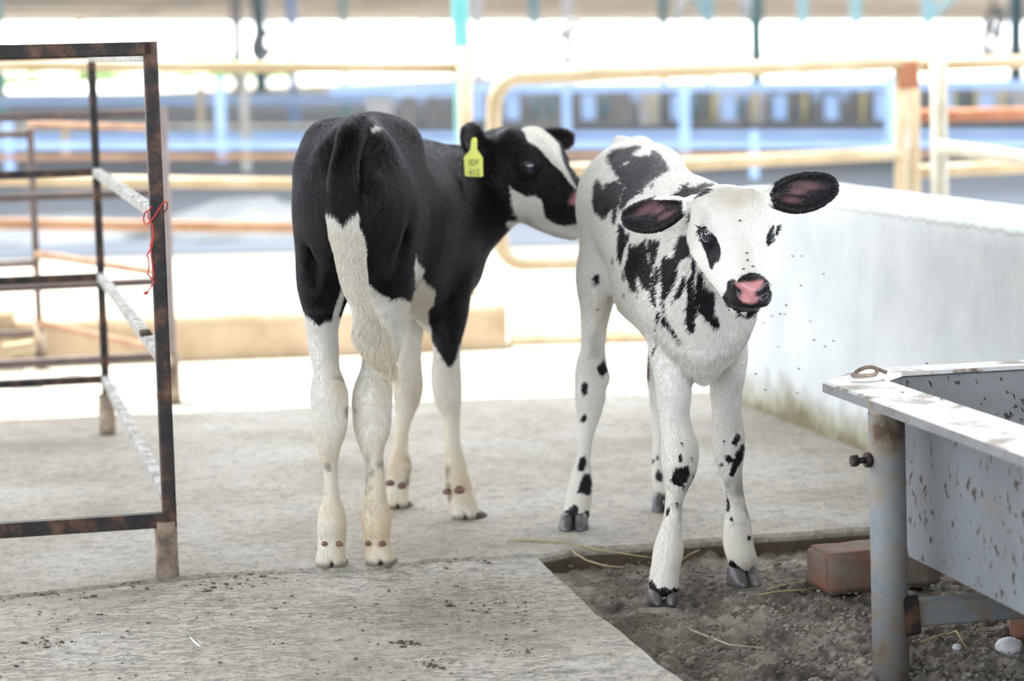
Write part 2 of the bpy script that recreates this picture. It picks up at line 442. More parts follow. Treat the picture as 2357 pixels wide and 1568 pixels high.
# ------------------------------------------------------------------ the open-fronted steel pen at the left
d1 = Vector((-0.222, 0.975, 0)).normalized(); d2 = Vector((-0.975, -0.222, 0)).normalized()
A0 = ground(386, 1325); A0.z = 0
B0 = A0 + d1 * ((ground(240, 1000).y - A0.y) / d1.y)
A1 = A0 + d2 * 1.25; B1 = B0 + d2 * 1.25
up = Vector((0, 0, 1)); ZT = 0.937
pen = thing('pen_frame', 'dark rusty square-tube pen frame nearest the camera at the left', 'pen', (A0.x, A0.y, 0))
Ap = A0 + Vector((0.975, 0.222, 0)) * 0.0072          # the square posts stand a little off the round feet
for (p, w) in ((Ap, 0.0245), (B0, 0.0195), (A1, 0.0245), (B1, 0.0195)):
    MB().beam(p + up * 0.09, p + up * (ZT + 0.0125), w, w, d1).build('post', M_RUST, pen)
    MB().tube([(A0 if p is Ap else p) + up * -0.004, (A0 if p is Ap else p) + up * 0.10], 0.0205, 20).build('leg', M_SLEEVE, pen)
MB().beam(Ap, A1, 0.0245, 0.0245).build('top_rail', M_RUST, pen).location = (0, 0, ZT)
MB().beam(B0, B1, 0.020, 0.020).build('top_rail', M_RUST, pen).location = (0, 0, ZT - .005)
MB().beam(Ap, B0, 0.020, 0.020).build('top_rail', M_DUSTY, pen).location = (0, 0, ZT - .012)
MB().beam(Ap, A1, 0.024, 0.026).build('bottom_rail', M_RUST, pen).location = (0, 0, .102)
for z in (0.648, 0.392, 0.138):
    MB().beam(B0, B1, 0.020, 0.019).build('rail', M_RUST, pen).location = (0, 0, z)
    MB().beam(Ap + d1 * 0.012, B0 - d1 * 0.010, 0.021, 0.020).build('rail', M_DUSTY, pen).location = (0, 0, z)
sc = MB()
for k in range(34):
    t = random.random(); p = A0.lerp(B0, t) + up * (random.choice((0.648, 0.392, 0.138)) + 0.010)
    sc.ball(p + d2 * random.uniform(-.008, .008), random.uniform(.0012, .003), 3, (1, 1, .5), .3)
p = A0.lerp(B0, 0.17) + up * (0.392 + 0.014); sc.ball(p, 0.012, 5, (1, 1.3, .6), .3)
sc.build('dung_spatter', M_CRUMB, pen, kind='stuff')

# red twine tied round the post
T0 = at(368, 489, Ap.y); T0.x = Ap.x; T0.y = Ap.y
tw = thing('red_twine', 'frayed red twine knotted round the rusty post of the pen', 'twine', tuple(T0 + Vector((0, -0.02, -0.16))))
m = MB(); ex = Vector((0.975, 0.222, 0)); ey = d1
loop = []
for k in range(25):
    t = 2 * math.pi * k / 24
    loop.append(T0 + ex * (0.0215 * math.cos(t) - .002) + ey * (0.0165 * math.sin(t)) + up * (0.012 * math.cos(t) - 0.010 * math.sin(2 * t)))
m.tube(loop, 0.0013, 6).build('loop', M_REDSTR, tw)
def wig(p0, pts, r=0.0013):
    return MB().tube([at(x, y, Ap.y - .015) for x, y in pts], r, 6).build('strand', M_REDSTR, tw)
wig(None, [(349, 475), (340, 488), (342, 503), (351, 518), (353, 540), (350, 552), (346, 566), (348, 580), (349, 600), (352, 620), (356, 640)])
wig(None, [(353, 545), (349, 570), (340, 584), (338, 588), (342, 596), (343, 615), (340, 632), (348, 640), (357, 650)])
wig(None, [(357, 648), (350, 656), (343, 668), (334, 677)])
wig(None, [(340, 672), (334, 676), (333, 678)], .003)

# ------------------------------------------------------------------ second pen frame behind it
C0 = ground(400, 905); C0.z = 0
D0 = ground(92, 800); D0 = at(92, 780, 7.45); D0.z = 0
C1 = C0 + d2 * 1.6; D1 = D0 + d2 * 1.2
pen2 = thing('pen_frame', 'second rusty pen frame standing in sunlight behind the nearest pen', 'pen', (C0.x, C0.y, 0))
for p, w in ((C0, .024), (C1, .024), (D0, .021), (D1, .021)):
    MB().beam(p + up * 0.1, p + up * (0.788 if w == .024 else .716), w, w, d1).build('post', M_PINKGREY if p is C0 else M_BROWNST, pen2)
    MB().tube([p + up * -0.034, p + up * 0.11], .019, 14).build('leg', M_SLEEVE, pen2)
for z in (0.772, 0.556, 0.312, 0.105):
    MB().beam(C0, C1, .023, .022).build('rail', M_BROWNST, pen2).location = (0, 0, z)
for z in (0.70, 0.30, 0.085):
    MB().beam(D0, D1, .021, .020).build('rail', M_BROWNST, pen2).location = (0, 0, z)
    MB().beam(C0, D0, .021, .020).build('rail', M_TANR, pen2).location = (0, 0, z + 0.03)
blk = ground(45, 812, 0.0)
wb = MB(); wb.beam(at(10, 806, 7.05), at(78, 796, 7.05), .05, .035)
tag(recenter(wb.build('timber_block', M_CREAM)), 'pale timber block lying inside the second pen', 'wood')

# ------------------------------------------------------------------ rails and gate at the yard
def rail_line(parent, name, a, b, r, mat):
    return MB().tube([a, b], r, 14).build(name, mat, parent)
f0 = ground(-120, 640); 
yard = thing('rail_fence', 'cream pipe rail fence behind the kerb at left', 'fence', (at(1070, 600, 8.75).x, 8.75, -0.03))
for (y0, y1, mt) in ((151, 156, M_CREAM), (413, 427, M_CREAM), (514, 528, M_TANR)):
    rail_line(yard, 'rail', at(-260, y0 - 2, 8.5), at(1062, y1, 8.75), 0.021, mt)
pp = at(1070, 300, 8.72)
rail_line(yard, 'post', Vector((pp.x, pp.y, -.03)), Vector((pp.x + .004, pp.y, at(1068, 108, 8.72).z)), .026, M_CREAM)
pp = at(-200, 300, 8.52)
rail_line(yard, 'post', Vector((pp.x, pp.y, -.03)), Vector((pp.x, pp.y, .93)), .026, M_CREAM)
tc = at(1061, 100, 9.05)
col = MB(); col.beam((tc.x, tc.y, -.03), (tc.x, tc.y, 4.2), .062, .062, (0, 1, 0)); col.build('column', M_TEAL, kind='structure')

gate = thing('gate', 'cream pipe yard gate with a rounded corner behind the calves', 'gate', (at(1500, 600, 8.6).x, 8.6, -0.03))
GL, GR = 8.35, 9.05
def gx(px, py): return at(px, py, GL + (GR - GL) * (px - 1135) / (2075 - 1135))
arc = []
for k in range(9):
    t = math.pi / 2 * k / 8; arc.append((1195 - 58 * math.cos(t), 250 - 72 * math.sin(t)))
outl = [(1153, 545), (1140, 450), (1136, 320)] + arc + [(1400, 169), (1700, 158), (2075, 144)]
low = [(1153, 545)] + [(1205 - 52 * math.cos(math.pi / 2 * k / 6), 560 + 47 * math.sin(math.pi / 2 * k / 6)) for k in range(7)] + [(1400, 603), (2075, 588)]
MB().tube([gx(x, y) for x, y in low[::-1] + outl[1:]], 0.0265, 14).build('gate_frame', M_CREAM, gate)
rail_line(gate, 'rail', gx(1142, 400), gx(2075, 352), .024, M_CREAM)
rail_line(gate, 'upright', gx(2076, 590), gx(2072, 135), .024, M_CREAM)
hp = gx(2088, 172)
MB().beam(hp + Vector((0, -.03, -.052)), hp + Vector((0, -.03, .052)), .075, .012, (0, 1, 0)).build('hinge_plate', M_BROWNPLATE, gate, label='rust-brown hinge plate')
fence2 = thing('rail_fence', 'pipe fence right of the gate with one brown rail', 'fence', (gx(2110, 400).x, 9.1, -0.03))
p = gx(2108, 300); rail_line(fence2, 'post', Vector((p.x, p.y + .02, -.03)), Vector((p.x - .004, p.y + .02, at(2102, 105, p.y).z)), .021, M_CREAM)
for y0, y1, mt in ((150, 139, M_CREAM), (266, 260, M_BROWNPLATE), (394, 380, M_CREAM)):
    rail_line(fence2, 'rail', at(2110, y0, 9.15), at(2520, y1 - 3, 9.4), .025, mt)
fence3 = thing('rail_fence', 'thick grey post with a rail running past the white wall', 'fence', (at(2163, 500, 7.7).x, 7.7, -0.03))
p = at(2163, 300, 7.7)
rail_line(fence3, 'post', Vector((p.x + .004, p.y, -.03)), Vector((p.x - .004, p.y, at(2163, 114, 7.7).z)), .0275, M_GREYPIPE)
rail_line(fence3, 'rail', at(2165, 338, 7.66), at(2560, 392, 6.9), .0235, M_GREYPIPE)

# ------------------------------------------------------------------ feeding trough
def trough_mat():
    m, nt, b = new_mat('dirty_steel_sheet')
    v = coords(nt)
    n1 = noise(nt, v, 3.5, 8, 0.6)
    n2 = noise(nt, coords(nt, (1, 1, 0.6)), 62, 5, 0.6, 0.3)
    n3 = noise(nt, v, 11, 6, 0.6)
    c = ramp(nt, n1, [(0.3, (.17, .18, .20)), (0.7, (.26, .28, .31))])
    c = mixc(nt, ramp(nt, n3, [(0.56, (0, 0, 0)), (0.75, (.75, .75, .75))]), c, (.20, .165, .125))
    c = mixc(nt, ramp(nt, n2, [(0.60, (0, 0, 0)), (0.64, (1, 1, 1))]), c, (.05, .036, .025))
    nt.links.new(c, b.inputs['Base Color'])
    b.inputs['Metallic'].default_value = 0.35; b.inputs['Roughness'].default_value = 0.5
    bump(nt, b, n2, 0.25, 0.003)
    return m
M_STEEL = trough_mat()
M_LIP = simple('steel_lip', [(0.34, (.11, .085, .06)), (0.44, (.21, .215, .23)), (0.7, (.29, .305, .33))], 13, 0.4, 0.3, 0.2, 0.002, 9)
M_RIM = simple('caked_sky_pale_rim', [(0.35, (.15, .115, .08)), (0.43, (.33, .30, .26)), (0.47, (.55, .56, .57)), (0.7, (.66, .67, .69))], 15, 0.38, 0.3, 0.4, 0.003, 9, (1, 1, 1))  # brown mud patches; the pale stops paint in the sky's reflection
M_BLUEPIPE = simple('worn_blue_grey_pipe', [(0.30, (.10, .065, .04)), (0.42, (.22, .185, .145)), (0.56, (.20, .22, .235)), (0.72, (.13, .16, .19))], 19, 0.6, 0.15, 0.4, 0.002, 9)
ZR = 0.392
Ao = at(1893, 876, .528 * F_PX / (876 - 98)); Ao = ground(1893, 878, ZR)
Bo = ground(1970, 849, ZR)
ta = (ground(2357, 1045, ZR) - Ao); ta.z = 0; ta.normalize()      # along the trough, towards the camera
tb = Vector((-ta.y, ta.x, 0)); tb = tb if tb.x > 0 else -tb       # across, to the right
L_, W_, FW = 1.5, 0.62, 0.085
Oc = Bo - tb * ((Bo - Ao).dot(tb))                                # square corner the chamfer cuts
ch = abs((Ao - Oc).dot(ta)); cb = (Bo - Ao).dot(tb)
tr = thing('feed_trough', 'dirty steel feeding trough on pipe legs at the lower right', 'trough', (Ao.x + .15, Ao.y - .3, -0.033))
def tp(u, w, z): p = Oc + ta * u + tb * w; return Vector((p.x, p.y, z))
def rim_mesh():
    outer = [(ch, 0), (L_, 0), (L_, W_), (0, W_), (0, cb)]
    f = FW
    inner = [(ch + f * .42, f), (L_ - f, f), (L_ - f, W_ - f), (f, W_ - f), (f, cb + f * .45)]
    inner[0] = (ch * .5 + f * 1.0, f)
    n = 5; vs = []; fs = []
    lay = [(outer, ZR - .017, .000), (outer, ZR - .003, .0), (outer, ZR, .004), (inner, ZR + .001, 0), (inner, ZR + .003, .003), (inner, ZR - .003, .006)]
    ctr = (L_ / 2, W_ / 2)
    for ring, z, ins in lay:
        for u, w in ring:
            vs.append(tp(u + (ins if u < ctr[0] else -ins), w + (ins if w < ctr[1] else -ins), z))
    # underside
    for u, w in outer: vs.append(tp(u + (.003 if u < ctr[0] else -.003), w + (.003 if w < ctr[1] else -.003), ZR - .017))
    for u, w in outer: vs.append(tp(u + (.003 if u < ctr[0] else -.003), w + (.003 if w < ctr[1] else -.003), ZR - .004))
    for u, w in inner: vs.append(tp(u, w, ZR - .004))
    for l in range(5):
        for k in range(n): fs.append((l * n + k, l * n + (k + 1) % n, (l + 1) * n + (k + 1) % n, (l + 1) * n + k))
    for l in range(6, 8):
        for k in range(n): fs.append((l * n + k, l * n + (k + 1) % n, (l + 1) * n + (k + 1) % n, (l + 1) * n + k))
    for k in range(n): fs.append((k, (k + 1) % n, 6 * n + (k + 1) % n, 6 * n + k))
    m = MB(); m.add(vs, fs); return m
rm_ = rim_mesh()
lipm = MB(); topm = MB(); lipm.v = rm_.v; topm.v = rm_.v
for q, f in enumerate(rm_.f):
    d_ = topm if 5 <= q < 25 else lipm
    d_.f.append(f); d_.sm.append(False)
topm.build('rim', M_RIM, tr); lipm.build('rim_lip', M_LIP, tr)
def basin_mesh():
    f = FW; ZB = 0.128
    top = [(ch * .5 + f, f), (L_ - f, f), (L_ - f, W_ - f), (f, W_ - f), (f, cb + f * .45)]
    bot = [(.23, f + .012), (L_ - .22, f + .012), (L_ - .22, W_ - f - .03), (.23, W_ - f - .03), (.23, f + .045)]
    vs = []; n = 5
    for s_, zt, zb in ((0, ZR - .004, ZB), (.0035, ZR - .006, ZB + .004)):
        for ring, z in ((top, zt), (bot, zb)):
            for u, w in ring: vs.append(tp(u + (s_ if u < L_ / 2 else -s_), w + (s_ if w < W_ / 2 else -s_), z))
    fs = []
    for b0 in (0, 10):
        for k in range(n): fs.append((b0 + k, b0 + (k + 1) % n, b0 + 5 + (k + 1) % n, b0 + 5 + k))
        fs.append([b0 + 5 + k for k in range(n)])
    for k in range(n): fs.append((k, (k + 1) % n, 10 + (k + 1) % n, 10 + k))
    m = MB(); m.add(vs, fs); return m
basin_mesh().build('basin', M_STEEL, tr)
LG = at(2052, 1560, 3.565); LG.z = 0
lu, lw = (LG - Oc).dot(ta), (LG - Oc).dot(tb)
for i, (u, w) in enumerate(((lu, lw), (lu, W_ - lw), (L_ - .15, lw), (L_ - .15, W_ - lw))):
    p = tp(u, w, 0); q = Vector((p.x - .006, p.y, 0.369))
    lg = MB().tube([(p.x, p.y, -.05), (p.x - .003, p.y, .15), q], .0275, 28).build('leg', M_BLUEPIPE, tr)
    if i == 0:
        MB().tube([(q.x - .006, q.y, .35), (q.x - .006, q.y, ZR - .005)], .021, 20).build('inner_pipe', M_SLEEVE, lg)
        bb = MB(); c = Vector((q.x, q.y, .3))
        e = Vector((-1, -.25, 0)).normalized()
        bb.tube([c + e * .022, c + e * .034], .0115, 10); bb.tube([c + e * .03, c + e * .048], .005, 10); bb.tube([c + e * .046, c + e * .056], .0088, 6)
        bb.build('clamp_bolt', M_RUST, lg)
MB().beam(tp(lu, lw + .02, .062), tp(lu, W_ - lw, .062), .03, .040).build('cross_bar', M_BLUEPIPE, tr)
wl = MB(); wl.beam(tp(lu, lw + .012, .062), tp(lu, lw + .036, .064), .05, .062); wl.build('weld_plate', M_RUST, tr)
MB().beam(tp(L_ - .15, lw, .062), tp(L_ - .15, W_ - lw, .062), .03, .040).build('cross_bar', M_BLUEPIPE, tr)
# bent wire ring lying on the flange
rc = ground(1990, 868, ZR + .006)
wr = MB(); pts = []
for k in range(30):
    t = k / 29 * math.pi * 2.0
    p = rc + ta * (0.012 * math.sin(t)) + tb * (0.02 * math.cos(t)) + up * (0.004 + 0.010 * max(0, math.sin(t + 2.4)))
    pts.append(p)
pts += [rc + tb * .026 + ta * -.004 + up * .010, rc + tb * .034 + ta * .006 + up * .006]
wr.tube(pts, .0032, 8); tag(recenter(wr.build('wire_ring', M_SLEEVE)), 'bent rusty wire ring lying on the corner of the trough rim', 'wire')

# ------------------------------------------------------------------ bricks, stones, straw
def brick_mat():
    m, nt, b = new_mat('muddy_red_brick')
    v = coords(nt); n = noise(nt, v, 14, 8, 0.65)
    c = ramp(nt, n, [(0.36, (.21, .085, .055)), (0.46, (.16, .105, .08)), (0.58, (.17, .135, .11)), (0.7, (.23, .195, .16))])
    nt.links.new(c, b.inputs['Base Color']); b.inputs['Roughness'].default_value = 0.9
    bump(nt, b, noise(nt, v, 60, 6), 0.5, 0.004); return m
M_BRICK = brick_mat()
def brick(name, a, b, wid, h, label, seed):
    """worn brick with rounded, chipped edges from a to b on the ground"""
    a = Vector(a); b = Vector(b); d = (b - a); L = d.length; d.normalize(); n = Vector((-d.y, d.x, 0))
    bm = bmesh.new(); bmesh.ops.create_cube(bm, size=1)
    for v in bm.verts: v.co = Vector((v.co.x * L, v.co.y * wid, v.co.z * h))
    bmesh.ops.bevel(bm, geom=bm.edges[:], offset=h * .09, segments=3, affect='EDGES')
    bmesh.ops.subdivide_edges(bm, edges=[e for e in bm.edges if e.calc_length() > .03], cuts=6, use_grid_fill=True)
    P = np.array([v.co for v in bm.verts]); nn = (fbm(P, 14, seed, 4) - .47) * 0.03
    c = (a + b) / 2
    for v, k in zip(bm.verts, nn):
        v.normal_update(); v.co += v.co.normalized() * k * .6
    for v in bm.verts:
        q = v.co.copy(); v.co = c + d * q.x + n * q.y + up * (q.z + h / 2)
    me = bpy.data.meshes.new(name); bm.to_mesh(me); bm.free()
    me.polygons.foreach_set('use_smooth', [True] * len(me.polygons))
    o = link(name, me, M_BRICK); tag(recenter(o), label, 'brick'); return o
ba = ground(1886, 1376, -.033); bb_ = ground(2150, 1352, -.033); bd = Vector((0.0, .05, 0))
brick('brick', ba + bd, bb_ + bd, .10, .074, 'worn red brick behind the front leg of the trough', 61)
b2 = ground(2300, 1468, -.033)
brick('brick', b2 + Vector((.02, .02, 0)), b2 + Vector((.20, .0, 0)), .09, .06, 'reddish brick half hidden under the trough at the lower right corner', 62)
M_STONE = simple('pale_stone', [(0.3, (.40, .41, .43)), (0.7, (.70, .72, .76))], 30, 0.8, 0, 0.5, 0.003)
def stone(px, py, r, label, seed):
    g = ground(px, py, -.03); m = MB(); R = random.Random(seed)
    m.ball((g.x, g.y, -.03 + r * .45), r, 7, (1.1, .9, .75), .13, R)
    tag(recenter(m.build('stone', M_STONE)), label, 'stone')
stone(2323, 1500, .019, 'pale grey stone on the soil at the lower right corner', 3)
stone(2203, 1495, .007, 'small white pebble on the soil right of the trough leg', 4)

M_STRAW = simple('dry_straw', [(0.3, (.24, .18, .085)), (0.7, (.40, .32, .18))], 50, 0.7)
M_STRAWG = simple('greenish_straw', [(0.3, (.17, .16, .06)), (0.7, (.32, .29, .13))], 50, 0.7)
def straw(pts, r, mat, label, z=-.028, lift=0.006):
    n = len(pts); w = [ground(x, y, z + lift * math.sin(math.pi * i / max(1, n - 1))) for i, (x, y) in enumerate(pts)]
    m = MB(); m.tube(w, [r * .72 * (1 - .35 * i / n) for i in range(n)], 6)
    tag(recenter(m.build('straw_stalk', mat)), label, 'straw', 'straw stalks on the soil')
straw([(1168, 1246), (1230, 1245), (1300, 1250), (1380, 1266), (1450, 1277), (1505, 1285)], .0026, M_STRAWG, 'long greenish straw stalk from the slab edge to the white calf hoof', 0.0, .004)
straw([(1295, 1247), (1325, 1275), (1350, 1290), (1390, 1302), (1435, 1307)], .0026, M_STRAW, 'bent straw stalk over the slab edge onto the soil', -.006, .006)
straw([(1565, 1292), (1590, 1275), (1612, 1266)], .0022, M_STRAW, 'short straw piece between the front hooves of the white calf', -.02, .01)
straw([(1765, 1302), (1790, 1288), (1830, 1284), (1900, 1287)], .002, M_STRAW, 'thin straw stalk along the soil left of the brick', -.025, .008)
straw([(1740, 1372), (1790, 1362), (1850, 1358), (1878, 1355)], .0028, M_STRAWG, 'green straw stalk pointing at the brick from the hoof', -.028, .006)
straw([(1765, 1358), (1800, 1347), (1840, 1341), (1876, 1338)], .0018, M_STRAW, 'thin straw stalk above the green one beside the brick', -.025, .012)
straw([(1833, 1341), (1838, 1325), (1852, 1311), (1862, 1322), (1880, 1338)], .002, M_DUSTY, 'bent pale straw leaning on the left end of the brick', -.03, .03)
straw([(1575, 1445), (1620, 1462), (1680, 1485), (1760, 1493)], .0028, M_SLEEVE, 'brown straw stalk in the soil below the white calf', -.02, .004)
straw([(2120, 1478), (2170, 1460), (2230, 1455), (2290, 1452)], .002, M_STRAW, 'dry straw on the soil right of the trough leg', -.025, .008)
straw([(2180, 1462), (2200, 1452), (2215, 1475), (2228, 1500)], .0025, M_STRAWG, 'green stem bent down on the soil under the trough', -.02, .02)
straw([(430, 1462), (450, 1480), (472, 1500)], .0030, M_STONE, 'pale dry twig lying on the front slab at left', -.006, .004)
straw([(448, 1475), (458, 1476), (470, 1490)], .0022, M_STONE, 'second thinner pale twig on the front slab at left', -.006, .004)
# ------------------------------------------------------------------ the far barn
M_SHEET = simple('brown_roof_sheet', [(0.3, (.46, .40, .34)), (0.7, (.58, .50, .43))], 2, 0.7, 0, 0)
M_PURLIN = simple('grey_purlin', [(0.3, (.27, .26, .26)), (0.7, (.36, .35, .34))], 2, 0.6, 0, 0)
M_TEALDK = simple('dark_teal_post', [(0.3, (.06, .13, .16)), (0.7, (.09, .19, .22))], 2, 0.5, 0, 0)
M_TEALGR = simple('green_teal_post', [(0.3, (.12, .28, .27)), (0.7, (.20, .38, .36))], 2, 0.5, 0, 0)
M_PANEL = simple('grey_stall_panel', [(0.3, (.10, .10, .10)), (0.7, (.20, .19, .175))], 1.2, 0.8, 0, 0)
M_YELLOW = simple('yellow_strap', [(0.3, (.42, .33, .12)), (0.7, (.52, .42, .18))], 3, 0.7, 0, 0)
M_SHADEGND = simple('shade_blue_alley_floor', [(0.3, (.17, .19, .225)), (0.7, (.23, .25, .285))], .6, 0.9, 0, 0)
M_GREEN = simple('green_leaves', [(0.3, (.05, .12, .03)), (0.7, (.16, .28, .08))], 3, 0.8, 0, 0)
M_LAMPW = simple('white_enamel', [(0.3, (.7, .72, .75)), (0.7, (.8, .8, .82))], 3, 0.4, 0, 0)
# roof: the eave drops away to the right
eL = at(-300, 54, 80.0); eR = at(2700, 50, 150.0)
zE = (eL.z + eR.z) / 2
def eave(px, dz=0.0):
    lo, hi = 20.0, 400.0
    for _ in range(50):
        mid = (lo + hi) / 2
        if at(px, 52, mid).z > zE: hi = mid
        else: lo = mid
    return at(px, 52, lo)
EL, ER = eave(-420), eave(2720)
ed = (ER - EL); ed.z = 0; elen = ed.length; ed.normalize(); en = Vector((ed.y, -ed.x, 0));  en = en if en.y < 0 else -en
RZ = 0.13
def rp(u, w, dz=0.0):
    p = EL + ed * u + en * w; return Vector((p.x, p.y, zE + RZ * w + dz))
far_roof = thing('barn_roof', 'brown sheet roof of the far barn along the top of the picture', 'roof', tuple(rp(0, 0)))
rm = MB(); vs = [rp(-5, 0), rp(elen + 5, 0), rp(elen + 5, 11), rp(-5, 11)]
rm.add(vs + [v + up * .08 for v in vs], [(0, 1, 2, 3), (4, 7, 6, 5), (0, 4, 5, 1), (1, 5, 6, 2), (2, 6, 7, 3), (3, 7, 4, 0)])
rm.build('roof_sheet', M_SHEET, far_roof)
for k in range(9):
    MB().beam(rp(-4, .25 + k * 1.2, -.03), rp(elen + 4, .25 + k * 1.2, -.03), .06, .06).build('purlin', M_PURLIN, far_roof)
for k in range(-3, 22):
    MB().beam(rp(elen * k / 18, .1, -.07), rp(elen * k / 18 + 1.0, 10.5, -.07), .10, .05).build('rafter', M_PURLIN, far_roof)
# second roof bay between us and it shades the feeding alley
r2 = MB(); r2.beam((0, 12.5, 4.6), (0, 56, 6.6), 120, .1, r=0.0)
r2.build('roof_alley', M_SHEET, kind='structure')
def post(px, Y, wpx, mat, label, top_py=-40, bot_py=None, brace=0):
    a = at(px, 200, Y); t = at(px - 4, top_py, Y)
    zb = -0.03 if bot_py is None else at(px, bot_py, Y).z
    w = 1.5 * wpx * Y / F_PX
    m = MB(); m.beam((a.x, Y, zb), (a.x, Y, t.z + .4), w, w, (0, 1, 0))
    if brace: m.beam(at(px, 46, Y), at(px + brace, -12, Y), w * .7, w * .7, (0, 1, 0))
    o = m.build('barn_post', mat); tag(recenter(o), label, 'post', 'posts of the far barn'); return o
for px, Y, w, mt, lb, br in (
    (0, 30, 16, M_TEALGR, 'blue-green barn post at the left edge of the picture', 0),
    (550, 52, 16, M_PURLIN, 'grey far barn post above the left fence, left one of a close pair', 0),
    (602, 52, 20, M_TEALDK, 'dark far barn post, right one of the close pair above the left fence', 0),
    (676, 34, 14, M_PALEBLUE, 'pale blue far barn post left of the green one', 0),
    (795, 30, 9, M_TEALGR, 'thin green far post between the pale post and the teal column', 0),
    (1102, 60, 14, M_PURLIN, 'grey far post just right of the near teal column', 0),
    (1232, 60, 13, M_TEALDK, 'dark far post left of the hanging fan', 0),
    (1310, 60, 14, M_PURLIN, 'grey-brown far post behind the hanging fan', 0),
    (1529, 40, 13, M_TEALGR, 'green far post above the rump of the white calf', 0),
    (1632, 62, 12, M_TEALDK, 'dark far post above the head of the white calf', -40),
    (1742, 40, 20, M_TEALGR, 'wide green far post right of a pale hanging lamp', 0),
    (1849, 66, 12, M_TEALDK, 'dark far post, first to the right of the wide green post', 0),
    (1971, 66, 13, M_TEALDK, 'dark far post, second to the right of the wide green post', 0),
    (2136, 66, 14, M_TEALDK, 'dark far post with a slanted brace above the grey fence post', 60),
    (2338, 40, 20, M_TEALDK, 'dark teal far post at the right edge of the picture', 0)):
    post(px, Y, w, mt, lb, brace=br)
# hanging lamps and fans
def lamp(px0, py0, px1, py1, Y, r, label):
    m = MB(); a = at(px0, py0, Y); b = at(px1, py1, Y)
    m.tube([a, b], r, 12); m.tube([b, b + (b - a).normalized() * r * 1.5], [r, r * .3], 12)
    tag(recenter(m.build('hanging_lamp', M_LAMPW)), label, 'lamp', 'pale lamps hanging in the far barn')
lamp(1572, -25, 1560, 42, 28, .045, 'pale hanging lamp tube left of the wide green post')
lamp(1714, -25, 1720, 36, 28, .06, 'pale rounded lamp hanging directly left of the wide green post')
def fan(px, py, rpx, Y, turn, label):
    c = at(px, py, Y); r = rpx * Y / F_PX
    f = thing('barn_fan', label, 'fan', tuple(c - up * r), 'fans hanging in the far barn')
    ax = Vector((math.sin(turn), -math.cos(turn), -.25)).normalized(); x = ax.cross(up).normalized(); y = x.cross(ax)
    ring = [c + (x * math.cos(t) + y * math.sin(t)) * r for t in np.linspace(0, 2 * math.pi, 25)]
    MB().tube(ring, r * .16, 8, False).build('ring', M_PURLIN, f)
    MB().ball(c, r * .22, 6).build('hub', M_PURLIN, f)
    for k in range(4):
        t = k * math.pi / 2 + .4; dr = x * math.cos(t) + y * math.sin(t)
        MB().beam(c + dr * r * .15, c + dr * r * .9, r * .34, r * .05, ax).build('blade', M_PURLIN, f)
    MB().tube([c + up * r, c + up * (r + 2.0)], r * .08, 8).build('hanger', M_PURLIN, f)
fan(604, 104, 36, 50, .9, 'grey fan hanging under the far roof above the left fence')
fan(1312, 98, 46, 58, .8, 'grey fan hanging above the gate left of the white calf')
fan(1838, 110, 16, 60, .7, 'small far fan above the right end of the gate')
fan(2285, 72, 52, 36, 1.0, 'large fan hanging at the top right behind the grey post')

# feeding alley: bars, panels and straps seen over the gate
AL = 17.0
al = thing('feed_barrier', 'pale blue feeding barrier with grey panels across the far alley', 'barrier', (0, AL, -0.03))
def frail(y0, y1, Y, w, mat, name='rail', x0=-900, x1=4600):
    MB().beam(at(x0, y0, Y), at(x1, y1, Y), w, w, (0, 0, 1)).build(name, mat, al)
frail(207, 176, AL, .062, M_PALEBLUE, x0=760)
frail(240, 200, AL + 6, .07, M_PALEBLUE)
frail(224, 216, AL + 8, .05, M_GREYPIPE, x1=900)
frail(318, 298, AL, .04, M_PALEBLUE)
frail(338, 326, AL - 2.4, .045, M_PALEBLUE)
frail(366, 346, AL - 3.5, .03, M_TANR)
frail(292, 290, AL - 1, .03, M_GREYPIPE, x1=840)
for px, y0, y1, Y, w, mt in ((505, 178, 372, AL - 1.5, .062, M_PALEBLUE), (560, 160, 395, AL, .055, M_GREYPIPE), (1303, 200, 320, AL, .06, M_PALEBLUE), (1574, 188, 360, AL - 2, .066, M_PALEBLUE), (2050, 170, 352, AL - 2, .07, M_PALEBLUE),
                         (1735, 300, 410, AL - 3, .05, M_PALEBLUE), (18, 280, 395, AL - 2, .06, M_PALEBLUE), (150, 300, 360, AL - 1, .05, M_CREAM), (460, 190, 330, AL + 2, .05, M_CREAM)):
    a = at(px, y0, Y); b = at(px, y1, Y); MB().beam((a.x, Y, b.z), (a.x, Y, a.z), w, w, (0, 1, 0)).build('upright', mt, al)
pb = at(845, 306, AL + 1.2); pt = at(2700, 214, AL + 1.2)
R_ = random.Random(5)
x = 845
while x < 4400:
    w = R_.choice((34, 44, 58, 70)); a = at(x, 300 - .02 * (x - 845), AL + 1.0); b = at(x + w, 218 - .02 * (x - 845) + R_.uniform(-6, 8), AL + 1.0)
    MB().box((a.x, AL + 1.0, a.z), (b.x, AL + 1.05, b.z)).build('panel', R_.choice((M_PANEL, M_PANEL, M_PURLIN)), al)
    x += w + R_.choice((4, 8, 22))
for px in (1100, 1180, 1355, 1560, 1677, 1795, 1914, 2030, 2180, 2270, 2480, 2700, 2960, 3300, 3700):
    a = at(px - 15, 276, AL + .8); b = at(px + 15, 218, AL + .8)
    MB().box((a.x, AL + .8, a.z), (b.x, AL + .85, b.z)).build('panel', M_PALEBLUE, al)
for px in (1500, 1640, 1735, 1850, 1985, 2195, 2250, 2310):
    a = at(px, 285, AL + .5); b = at(px + R_.uniform(-6, 6), 195, AL + .5)
    MB().tube([a, b], .012, 6).build('strap', M_YELLOW, al)
